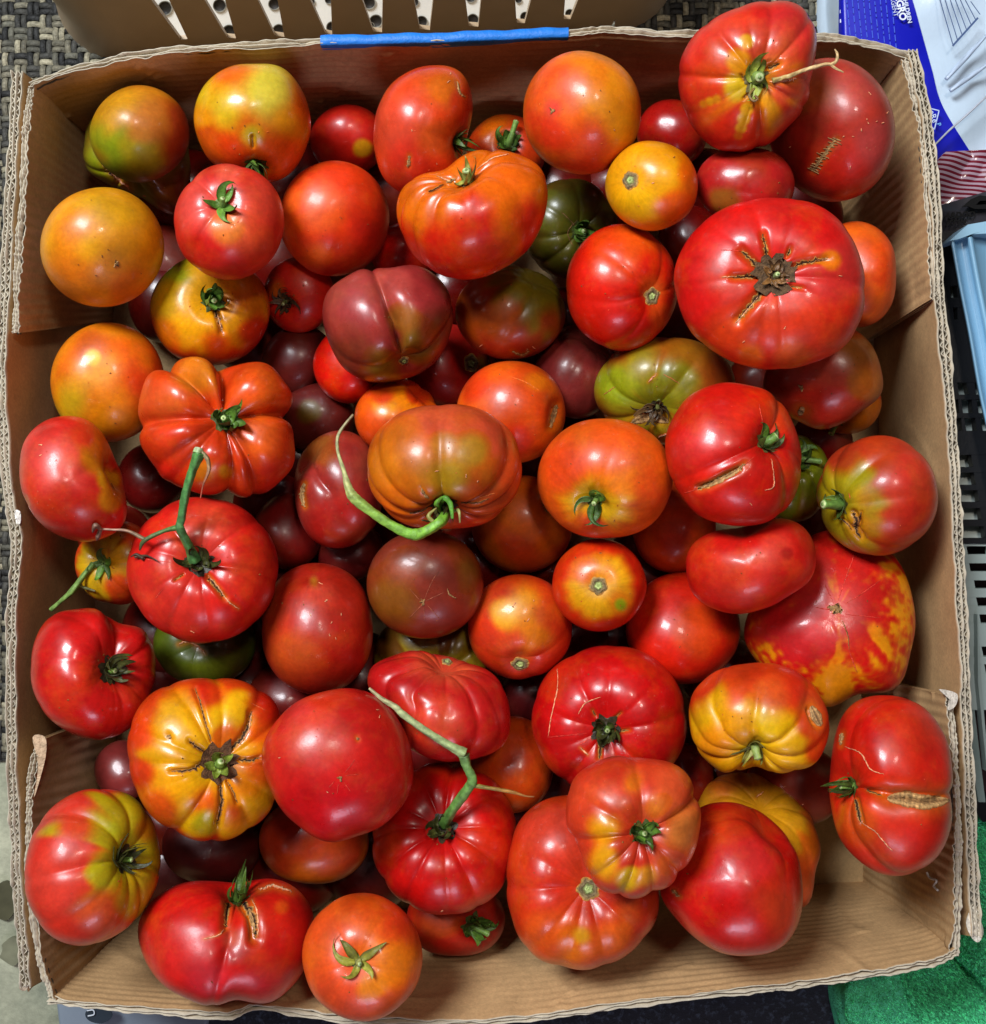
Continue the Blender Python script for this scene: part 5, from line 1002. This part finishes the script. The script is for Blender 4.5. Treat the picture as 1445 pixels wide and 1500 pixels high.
for iy in range(int((y1 - y0) / cell)):
    for ix in range(int((x1 - x0) / cell)):
        cx_, cy_ = x0 + (ix + .5) * cell, y0 + (iy + .5) * cell
        if cx_ > -.285 and cy_ < .268: continue
        hz = (ix + iy) % 2; ns_ = 2
        for q in range(ns_):
            o_ = (q - (ns_ - 1) / 2) * cell / ns_; V_ = []; K_ = []
            base = lin(((92, 89, 76), (112, 106, 88), (60, 58, 52), (150, 142, 118), (32, 31, 29))[rs.randint(5)]) * (rs.uniform(.7, 1.2))
            yaw = rs.uniform(-.06, .06)
            for i in range(5):
                t = i / 4 - .5; zt = .0030 - .0024 * (2 * t) ** 2 * .9
                for j in prof:
                    a_ = t * cell * 1.22; b_ = o_ + j * cell * .22 + a_ * yaw
                    V_.append((cx_ + (a_ if hz else b_), cy_ + (b_ if hz else a_), zt + .0009 * (1 - j * j) + .0005)); K_.append(base * (1 - .25 * abs(j)) * rs.uniform(.85, 1.15))
            mb.add(V_, grid_quads(5, 5) if hz else grid_quads(5, 5)[:, ::-1], None, np.array(K_))
tag(mb.build('strand', MAT, mat), kind='stuff')
# taupe laundry basket behind the far rim
PLAST = vmat('taupe_plastic', .45, .4, (30, .05), (1500, .0003, .5)); WHITE = vmat('white_plastic', .4, .45, (30, .05), (300, .0003, .2))
bk = empty('laundry_basket', W(530, 70, 0)); tag(bk, 'taupe plastic laundry basket with tapering slots beyond the far rim', 'basket')
A0 = np.array(W(175, 92, 0))[:2]; A1 = np.array(W(905, 50, 0))[:2]; dA = (A1 - A0) / np.linalg.norm(A1 - A0); nA = np.array([-dA[1], dA[0]])
def on_wall(px, py, off=0.0):      # where the sight line through a photo pixel meets the upright wall
    d = np.array([(px - CX) / F, -(py - CY) / F]); t = (A0 + nA * off) @ nA / (d @ nA); return np.array([d[0] * t, d[1] * t, H - t])
slots = [((222, 0), (265, 58), (275, 57), (248, 0)), ((300, 0), (333, 55), (346, 56), (330, 0)), ((378, 0), (403, 52), (417, 54), (407, 0)), ((455, 0), (477, 49), (487, 51), (485, 0)),
         ((531, 0), (547, 46), (560, 47), (561, 0)), ((607, 0), (615, 42), (630, 44), (635, 0)), ((682, 0), (687, 38), (701, 39), (705, 0)), ((755, 0), (757, 33), (769, 34), (778, 0)), ((828, 0), (826, 28), (836, 28), (847, 0))]
def ext(p, q, y):                  # extend a slot side up beyond the frame
    t = (y - q[1]) / (p[1] - q[1]); return (q[0] + (p[0] - q[0]) * t, y)
TOPY = -70; mb = MB(); th_ = .003
TP = 0.8  # slope added so the tub wall catches the lamp from above
def on_tub(px, py, up=0.0):
    d = np.array([(px - CX) / F, -(py - CY) / F]); t = (A0 @ nA + .004 - up + H * TP) / (d @ nA + TP); return np.array([d[0] * t, d[1] * t, H - t])
tcol = lin((176, 152, 122))
def wall_quad(a, b, c, d):
    f = [on_wall(*p) for p in (a, b, c, d)]; g_ = [on_wall(*p, off=0.0) + np.array([nA[0], nA[1], 0]) * th_ for p in (a, b, c, d)]
    mb.add(f + g_, [[0, 1, 2, 3], [7, 6, 5, 4], [0, 4, 5, 1], [1, 5, 6, 2], [2, 6, 7, 3], [3, 7, 4, 0]], None, tcol)
edges = []
for s4 in slots:
    tl, bl, br, tr = s4; edges.append((ext(tl, bl, TOPY), bl, br, ext(tr, br, TOPY)))
basey = lambda x: np.interp(x, [140, 175, 905, 960], [94, 92, 50, 47]) 
prev_t, prev_b = (85, TOPY), (183, 62)
for i, (tl, bl, br, tr) in enumerate(edges + [None] * 0):
    wall_quad(prev_t, prev_b, bl, tl); wall_quad(prev_b, (prev_b[0], basey(prev_b[0])), (bl[0], basey(bl[0])), bl); wall_quad(bl, (bl[0], basey(bl[0])), (br[0], basey(br[0])), br)
    prev_t, prev_b = tr, br
wall_quad(prev_t, prev_b, (902, 28), (925, TOPY)); wall_quad(prev_b, (prev_b[0], basey(prev_b[0])), (888, basey(888)), (902, 28))
mb.build('slotted_wall', PLAST, bk, False)
mb = MB()                          # rounded corners that turn away at both ends
for (ex, top, sgn) in ((183, 85, -1), (902, 925, 1)):
    mb = MB(); rows = []; n_ = 12
    for i in range(n_):
        a = i / (n_ - 1) * math.pi / 2; rr = .05
        dxy = dA * sgn * rr * math.sin(a) + nA * rr * (1 - math.cos(a))
        for (qx, qy) in ((top, TOPY), (ex, 62 if sgn < 0 else 28), (ex - 4 * sgn, basey(ex))):
            p = on_wall(qx, qy); rows.append((p[0] + dxy[0], p[1] + dxy[1], p[2]))
    mb.add(rows, grid_quads(3, n_), None, tcol); mb.build('basket_corner', PLAST, bk, True)
tb = empty('white_tub', W(530, 40, 0)); tag(tb, 'white tub inside the taupe basket, its holes painted on as dark shaded discs', 'tub')
mb = MB(); off = .012
tilt = lambda p: p + np.array([nA[0], nA[1], 0]) * max(0, p[2] - .0) * .0
q = [on_tub(x, y) for x, y in ((190, TOPY), (190, 80), (900, 40), (900, TOPY))]; q2 = [p + np.array([nA[0], nA[1], 0]) * .004 for p in q]
mb.add(q + q2, [[0, 1, 2, 3], [0, 4, 5, 1], [3, 2, 6, 7], [4, 0, 3, 7]], None, lin((238, 236, 228))); mb.build('tub_wall', WHITE, tb, False)
DARKP = vmat('hole_shade', .6, .3, (200, .5), (300, .001, .5))  # shade of the openings, painted on discs lying on the tub wall
for i, (hx, hy, hr) in enumerate([(242, 12, 11), (322, 8, 10), (336, 47, 11), (402, 6, 9), (409, 45, 10), (456, 3, 6), (487, 40, 9), (541, 4, 10), (551, 31, 10), (543, 38, 6), (607, 3, 7), (618, 32, 9), (693, 29, 9), (690, -4, 8), (770, 25, 8), (835, 20, 7), (760, 0, 5), (482, 0, 6)]):
    mb = MB(); n_ = 22; V_ = []
    for (rr, o_) in ((1.0, off - .0012), (.84, off - .0012), (.80, off - .0004)):
        V_ += [on_tub(hx + hr * rr * math.cos(a), hy + hr * rr * math.sin(a), off - o_) for a in np.linspace(0, 2 * math.pi, n_, endpoint=False)]
    V_.append(on_tub(hx, hy, .0004)); K_ = np.array([lin((150, 146, 134))] * n_ + [lin((90, 86, 76))] * n_ + [lin((34, 30, 26))] * (n_ + 1))
    mb.add(V_, grid_quads(n_, 3, True), [[2 * n_ + a, 2 * n_ + (a + 1) % n_, 3 * n_] for a in range(n_)], K_); mb.build('hole_disc', DARKP, tb)
# white sack with a blue printed label, right of the far corner
FILM = vmat('white_plastic_film', .28, .55, (14, .08), (60, .0012, .6)); LABEL = vmat('blue_print', .35, .45, (30, .05), (90, .0006, .3))
PRINT = vmat('print_ink', .5, .3, (100, .05), (200, .0002, .2))
def zs(px, py, u, v): return .050 + .006 * np.sin(u * 3.0) - .035 * sm(.10, .0, u) + .0022 * n2(px, py, 5, 60.) + .0012 * n2(px, py, 6, 18.) * sm(.3, .6, u) + .0022 * np.abs(n2(px, py, 9, 38.)) * sm(.35, .6, u)
sk = loft([(1210, -60), (1205, 0), (1208, 60), (1216, 140), (1240, 240), (1290, 300)], [(1530, -60), (1530, 20), (1530, 80), (1520, 160), (1510, 230), (1500, 262)], 90, 80, zs, lin((196, 214, 230)), .001).build('plastic_sack', FILM)
tag(sk, 'white plastic sack with a deep blue printed label beside the far right corner', 'sack')
def zl(px, py, u, v):
    # same relief as the sack under it
    Lx = np.interp(py, [-60, 0, 60, 140, 240, 300], [1210, 1205, 1208, 1216, 1240, 1290]); U_ = np.clip((px - Lx) / (1520 - Lx), 0, 1)
    return zs(px, py, U_, v) + .0016
lb = loft([(1229, -60), (1229, 0), (1229, 60), (1235, 140), (1300, 210), (1366, 262)], [(1318, -60), (1337, 0), (1351, 50), (1365, 100), (1381, 155), (1424, 226)], 40, 60, zl, lin((16, 22, 168))).build('printed_label', LABEL, sk)
def text(body, px, py, size, deg, z, col, parent, name='lettering', bold=.0, shear=0.0, space=1.0):
    cu = bpy.data.curves.new('t', 'FONT'); cu.body = body; cu.size = size * (H - z) / F; cu.extrude = .0002; cu.offset = bold; cu.shear = shear; cu.space_character = space
    o = bpy.data.objects.new('t', cu); COL.objects.link(o); bpy.context.view_layer.update()
    me = bpy.data.meshes.new_from_object(o.evaluated_get(bpy.context.evaluated_depsgraph_get())); bpy.data.objects.remove(o); me.name = name
    a = me.color_attributes.new('Col', 'FLOAT_COLOR', 'POINT'); a.data.foreach_set('color', np.tile([*lin(col), 1.0], len(me.vertices)).astype(np.float32))
    me.materials.clear(); me.materials.append(PRINT); me.transform(Matrix.Translation(W(px, py, z)) @ Matrix.Rotation(math.radians(deg), 4, 'Z'))
    t = bpy.data.objects.new(name, me); COL.objects.link(t)
    if parent: t.parent = parent; t.matrix_parent_inverse = Matrix.Translation(-Vector(parent.location))
    return t
zt = .0605
text('CHILDREN', 1322, -6, 8.6, -78, zt + .002, (210, 220, 240), sk, bold=.0001); text('AGRO', 1311, -8, 14, -78, zt + .002, (225, 232, 245), sk, bold=.0002); text('AGENT', 1304, -4, 9, -78, zt + .002, (200, 212, 236), sk)
mb = MB(); rs = np.random.RandomState(9)          # lines of fine print
for i in range(9):
    x = 1240 + i * 8.2; y = -30
    while y < 74 + i * 2:
        l = rs.uniform(3, 12); z_ = float(zl(np.array([[x]]), np.array([[y]]), 0, 0)[0, 0]) + .0006
        xx = x + y * .10; prism(mb, [(xx, y), (xx + .1 * l, y + l), (xx + 1.2 + .1 * l, y + l), (xx + 1.2, y)], z_ + .0003, .0004, lin((70, 96, 210))); y += l + rs.uniform(1.5, 4)
for y in (0, 14, 28):
    prism(mb, [(1231, y), (1231, y + 5), (1233.5, y + 5), (1233.5, y)], .052, .0008, lin((220, 228, 240)))
tag(mb.build('fine_print', PRINT, sk, False), kind='stuff')
mb = MB(); dm = [(1360, 158), (1376, 162), (1369, 190), (1357, 176)]
for i in range(4):
    a, b = np.array(dm[i]), np.array(dm[(i + 1) % 4]); d_ = (b - a) / np.linalg.norm(b - a); nn = np.array([-d_[1], d_[0]]) * .7
    prism(mb, [tuple(a + nn), tuple(b + nn), tuple(b - nn), tuple(a - nn)], zt + .003, .0004, lin((190, 206, 238)))
mb.build('diamond_logo', PRINT, sk, False)
text('eRe', 1361, 163, 12, -72, zt + .0035, (200, 214, 240), sk, 'lettering'); text('P', 1372, 181, 9, -72, zt + .0035, (120, 180, 240), sk, 'lettering')
mb = MB()                          # thin grey rules printed on the film, a slanted table of lines
for i in range(7):
    a = np.array([1374 + i * 8.0, -10 + 2 * i]); b = np.array([1396 + i * 6.6, 66 - i * 7.5])
    prism(mb, [tuple(a), tuple(b), tuple(b + [1.1, 0]), tuple(a + [1.1, 0])], .066, .0003, lin((70, 90, 130)))
prism(mb, [(1395, 66), (1397, 68), (1434, 27), (1432, 25)], .0665, .0003, lin((70, 90, 130)))
mb.build('printed_rules', PRINT, sk, False)
for a, b, w_ in (((1386, 116), (1445, 52), 5), ((1392, 133), (1450, 92), 3)):
    mb = MB(); P_ = [np.array(W(*(np.array(a) * (1 - t) + np.array(b) * t), .064 + .001 * math.sin(9 * t))) for t in np.linspace(0, 1, 7)]; tube(mb, P_, [.0014, .0018, .0010], lin((180, 196, 216)), 8, 3); mb.build('film_fold', FILM, sk)
mb = MB(); tube(mb, [np.array(W(1366, 216, .068)), np.array(W(1392, 190, .070)), np.array(W(1418, 167, .070)), np.array(W(1455, 132, .070))], [.0007, .0007], lin((176, 180, 190)), 8, 5)
tag(mb.build('thin_rod', STEEL), 'thin grey rod lying slantwise across the white sack', 'rod')
# striped clear bag with black lettering under the sack
def striped():
    m, nt, N, L, P = material('striped_clear_film')
    tc = N.new('ShaderNodeTexCoord'); mp = N.new('ShaderNodeMapping'); mp.inputs['Rotation'].default_value = (0, 0, math.radians(96)); L.new(tc.outputs['Object'], mp.inputs[0])
    wv_ = N.new('ShaderNodeTexWave'); wv_.inputs['Scale'].default_value = 95; wv_.inputs['Distortion'].default_value = 2.2; wv_.inputs['Detail'].default_value = 1; wv_.inputs['Detail Scale'].default_value = .12; L.new(mp.outputs[0], wv_.inputs[0])
    r = N.new('ShaderNodeValToRGB'); L.new(wv_.outputs[0], r.inputs[0]); r.color_ramp.elements[0].position = .42; r.color_ramp.elements[0].color = (*lin((112, 26, 42)), 1); r.color_ramp.elements[1].position = .6; r.color_ramp.elements[1].color = (*lin((176, 150, 164)), 1)
    L.new(r.outputs[0], P.inputs['Base Color']); P.inputs['Roughness'].default_value = .22; P.inputs['Coat Weight'].default_value = .5; return m
def zb(px, py, u, v): return .058 + .004 * n2(px, py, 15, 28.) + .003 * np.abs(n2(px, py, 16, 12.)) - .02 * sm(.85, 1, v)
sb = loft([(1386, 222), (1374, 236), (1366, 255), (1368, 290), (1372, 330)], [(1470, 218), (1475, 240), (1475, 260), (1475, 280), (1475, 296)], 60, 50, zb, lin((150, 60, 80)), .001).build('striped_bag', striped())
tag(sb, 'clear film bag with maroon stripes tucked below the white sack at the right', 'bag')
def zb2(px, py, u, v): return .056 + .003 * n2(px, py, 25, 22.)
s2 = loft([(1380, 300), (1374, 318), (1372, 350), (1376, 372)], [(1480, 270), (1480, 300), (1480, 330), (1480, 350)], 50, 36, zb2, lin((58, 56, 62)), .001).build('dark_bag', FILM)
tag(s2, 'dark bag with bold black lettering between the striped bag and the blue tub', 'bag')
text('ARDOO', 1384, 320, 11, 4, .064, (6, 6, 8), s2, bold=.0003, shear=.3, space=1.15); text('IPPIN', 1386, 331, 11, 4, .064, (6, 6, 8), s2, bold=.0003, shear=.3, space=1.15)
mb = MB(); prism(mb, [(1410, 303), (1422, 292), (1436, 286), (1450, 288), (1450, 294), (1436, 294), (1430, 300), (1450, 299), (1450, 306), (1428, 306), (1418, 302)], .068, .001, lin((8, 8, 10))); mb.build('emblem', PRINT, s2, False)
# pale blue tub, black grid crate, grey green crate
BLUEP = vmat('pale_blue_plastic', .32, .5, (20, .05), (200, .0003, .2)); BLACKP = vmat('black_plastic', .4, .45, (60, .15), (500, .0004, .3)); GREYP = vmat('grey_green_plastic', .4, .45, (30, .08), (500, .0003, .3))
bt = empty('blue_tub', W(1430, 480, 0)); tag(bt, 'pale blue plastic tub with a ridged rim at the right edge', 'tub')
pp = spline([(1393, 354), (1405, 420), (1419, 490), (1434, 575), (1452, 655), (1466, 720)], 60); V_ = []
prf = [(-2, .02), (-1, .086), (0, .104), (2, .107), (5, .106), (6, .100), (9, .098), (20, .098), (23, .100), (25, .107), (29, .108), (32, .105), (34, .100), (60, .096), (120, .096)]
for i, p in enumerate(pp):
    for o_, z_ in prf: V_.append(W(p[0] + o_, p[1] - .25 * o_, z_))
mb = MB(); mb.add(V_, grid_quads(len(prf), len(pp))[:, ::-1], None, lin((124, 168, 196))); mb.build('tub_rim', BLUEP, bt)
mb = MB(); prism(mb, [(1391, 353), (1418, 329), (1446, 324), (1500, 318), (1500, 344), (1446, 342), (1424, 343), (1405, 350)], .1085, .02, lin((144, 182, 204))); mb.build('tub_end', BLUEP, bt, False)
def slotted(name, label, cat, rows, yspan, xl, xr, z, th, col, m):
    """a crate side seen edge-on to the slots: bars left between openings"""
    r = empty(name, W(1430, sum(yspan) / 2, 0)); tag(r, label, cat); y = yspan[0]; mb = MB()
    for (a, b, holes) in rows:
        prism(mb, [(xl(y), y), (xl(a), a), (xr, a), (xr, y)], z, th, lin(col))
        x = None; cur0, cur1 = xl(a), xl(b)
        for (h0, h1, h2, h3) in holes:      # top-left, top-right, bottom-left, bottom-right x
            if h0 > cur0: prism(mb, [(cur0, a), (cur1, b), (h2, b), (h0, a)], z - .0004, th, lin(col))
            cur0, cur1 = h1, h3
        prism(mb, [(cur0, a), (cur1, b), (xr, b), (xr, a)], z - .0004, th, lin(col)); y = b
    prism(mb, [(xl(y), y), (xl(yspan[1]), yspan[1]), (xr, yspan[1]), (xr, y)], z, th, lin(col))
    mb.build('slotted_side', m, r, False); return r
rowsB = [(418, 436, [(1392, 1402, 1393, 1403)]), (450, 468, [(1396, 1403, 1398, 1403)]), (560, 578, [(1402, 1416, 1405, 1420), (1428, 1440, 1430, 1442)]), (585, 605, [(1395, 1404, 1399, 1405), (1408, 1424, 1411, 1425), (1431, 1446, 1434, 1448)]), (612, 631, [(1398, 1408, 1402, 1410), (1412, 1429, 1416, 1431), (1436, 1450, 1440, 1452)]),
         (666, 684, [(1396, 1423, 1397, 1426)]), (692, 710, [(1398, 1427, 1399, 1430)]), (718, 735, [(1400, 1432, 1401, 1435)]), (744, 761, [(1402, 1436, 1403, 1439)]), (771, 788, [(1404, 1441, 1405, 1444)])]
bc = slotted('black_crate', 'black plastic grid crate with pale cells beside the right rim', 'crate', rowsB, (340, 796), lambda y: 1378 + (y - 340) * .04, 1500, .085, .006, (26, 27, 30), BLACKP)
rowsG = [(800, 812, [(1416, 1450, 1418, 1450)]), (825, 837, [(1420, 1455, 1422, 1455)]), (850, 862, [(1427, 1460, 1429, 1460)]), (875, 888, [(1430, 1465, 1433, 1465)]), (900, 913, [(1435, 1470, 1437, 1470)]), (947, 962, [(1438, 1480, 1441, 1480)]), (973, 988, [(1442, 1490, 1445, 1490)])]
gc = slotted('grey_crate', 'grey green plastic crate with short slots beside the right rim', 'crate', rowsG, (796.5, 1040), lambda y: 1398 + (y - 796) * .05, 1500, .083, .006, (164, 180, 174), GREYP)
mb = MB(); prism(mb, [(1410, 1040.5), (1424, 1120), (1434, 1175), (1444, 1175), (1436, 1110), (1428, 1040.5)], .083, .03, lin((128, 146, 140))); prism(mb, [(1432, 900), (1433, 1000), (1446, 1130), (1449, 1130), (1438, 1000)], .088, .006, lin((150, 166, 160))); mb.build('crate_leg', GREYP, gc, False)
mb = MB(); prism(mb, [(1372, 560), (1380, 800), (1500, 800), (1500, 560)], .074, .02, lin((206, 218, 212))); prism(mb, [(1375, 400), (1378, 480), (1410, 480), (1410, 400)], .074, .02, lin((190, 200, 196))); o = mb.build('crate_floor', GREYP, bc, False)
mb = MB(); prism(mb, [(1398, 801), (1402, 1160), (1500, 1160), (1500, 801)], .058, .02, lin((40, 20, 22))); mb.build('crate_floor', BLACKP, gc, False)
mb = MB(); prism(mb, [(1429, 1122), (1429, 1190), (1440, 1204), (1500, 1204), (1500, 1118), (1446, 1122)], .030, .028, lin((20, 21, 24))); tag(mb.build('black_box', BLACKP, None, False), 'black plastic corner showing between the grey crate and the green towel', 'box')
# green towel
TOW = vmat('terry_cloth', .95, .1, (160, .25), (700, .002, 1.0)); TOWF = vmat('terry_loops', .95, .1, (300, .4), (900, .001, .5))
tcl = lin((92, 212, 152))
def zt1(px, py, u, v): return .022 + .009 * n2(px, py, 31, 55.) + .0045 * n2(px, py, 32, 20.) - .010 * np.exp(-((px - 1420 + (py - 1430) * -.9) / 9) ** 2) * (py > 1395) * (py < 1490) * (px > 1385) - .012 * sm(.06, 0, u)
tw = loft([(1330, 1150), (1300, 1260), (1250, 1380), (1236, 1420), (1228, 1452), (1234, 1490), (1248, 1560)], [(1560, 1150), (1560, 1260), (1560, 1380), (1560, 1420), (1560, 1452), (1560, 1490), (1560, 1560)], 150, 170, zt1, tcl, .001)
two = tw.build('green_towel', TOW); tag(two, 'bright green terry towel crumpled beside the near right corner', 'towel')
def zt2(px, py, u, v): return .033 + .005 * n2(px, py, 35, 30.) - .009 * sm(.1, 0, u) - .012 * sm(.9, 1, u)
fd = loft([(1240, 1440), (1229, 1455), (1234, 1495), (1246, 1560)], [(1322, 1418), (1334, 1450), (1346, 1490), (1372, 1560)], 60, 70, zt2, lin((92, 212, 156)), .001).build('folded_edge', TOW, two)
mb = MB(); rs = np.random.RandomState(12); n_ = 42000    # terry loops
px_ = rs.uniform(1228, 1470, n_); py_ = rs.uniform(1180, 1520, n_); u_ = np.clip((px_ - 1240) / 320, 0, 1)
isf = (py_ > 1430) & (px_ > 1238) & (px_ < 1325 + (py_ - 1430) * .35)
z_ = np.where(isf, .033 + .005 * n2(px_, py_, 35, 30.) - .001, zt1(px_, py_, u_ + .1, 0))
keep = ((px_ - 1228) * 1.0 + (py_ - 1452) * .42 > 3) | (py_ > 1452); px_, py_, z_ = px_[keep], py_[keep], z_[keep]; n_ = len(px_)
k_ = (H - z_) / F; B_ = np.stack([(px_ - CX) * k_, -(py_ - CY) * k_, z_ - .0004], 1); a_ = rs.uniform(0, 2 * math.pi, n_); w_ = .00035; l_ = rs.uniform(.0012, .0026, n_)
D1 = np.stack([np.cos(a_), np.sin(a_), 0 * a_], 1) * w_; D2 = np.stack([-np.sin(a_) * .5, np.cos(a_) * .5, 0 * a_ + 1], 1) * l_[:, None]
V_ = np.concatenate([B_ - D1, B_ + D1, B_ + D1 * .8 + D2, B_ - D1 * .8 + D2]); i = np.arange(n_)
K_ = np.tile(tcl, (4 * n_, 1)) * np.tile(rs.uniform(.5, 2.0, n_), 4)[:, None]
mb.add(V_, np.stack([i, i + n_, i + 2 * n_, i + 3 * n_], 1), None, K_); tag(mb.build('terry_loops', TOWF, two, False), kind='stuff')
# dark speckled mat and a grey plastic bag under the near rim
def navy():
    m, nt, N, L, P = material('speckled_navy')
    tc = N.new('ShaderNodeTexCoord'); n = N.new('ShaderNodeTexNoise'); n.inputs['Scale'].default_value = 210; n.inputs['Detail'].default_value = 5; n.inputs['Roughness'].default_value = .7; L.new(tc.outputs['Object'], n.inputs[0])
    r = N.new('ShaderNodeValToRGB'); L.new(n.outputs[0], r.inputs[0]); r.color_ramp.elements[0].position = .52; r.color_ramp.elements[0].color = (*lin((14, 18, 30)), 1); r.color_ramp.elements[1].position = .74; r.color_ramp.elements[1].color = (*lin((70, 82, 100)), 1)
    L.new(r.outputs[0], P.inputs['Base Color']); P.inputs['Roughness'].default_value = .8
    b = N.new('ShaderNodeBump'); b.inputs['Distance'].default_value = .002; L.new(n.outputs[0], b.inputs['Height']); L.new(b.outputs[0], P.inputs['Normal']); return m
mb = loft([(250, 1330), (250, 1450), (255, 1600)], [(1330, 1330), (1330, 1450), (1330, 1600)], 120, 40, lambda px, py, u, v: .004 + .0008 * n2(px, py, 41, 9.), (1, 1, 1), -.001)
tag(mb.build('speckled_rug', navy()), 'dark navy rug with pale specks under the near side of the box', 'rug')
gb = loft([(82, 1400), (84, 1470), (96, 1560)], [(300, 1400), (305, 1480), (290, 1560)], 50, 40, lambda px, py, u, v: .012 + .004 * n2(px, py, 44, 40.), lin((120, 130, 140)), .001).build('grey_bag', FILM)
tag(gb, 'grey plastic bag with a dark oval mark under the near left rim', 'bag')
mb = MB(); prism(mb, [(145 + 20 * math.cos(a), 1486 + 13 * math.sin(a)) for a in np.linspace(0, 6.28, 24, endpoint=False)], .0265, .0004, lin((40, 48, 56))); mb.build('oval_mark', PRINT, gb, False)
text('U', 140, 1488, 16, 100, .028, (200, 206, 212), gb, 'lettering')
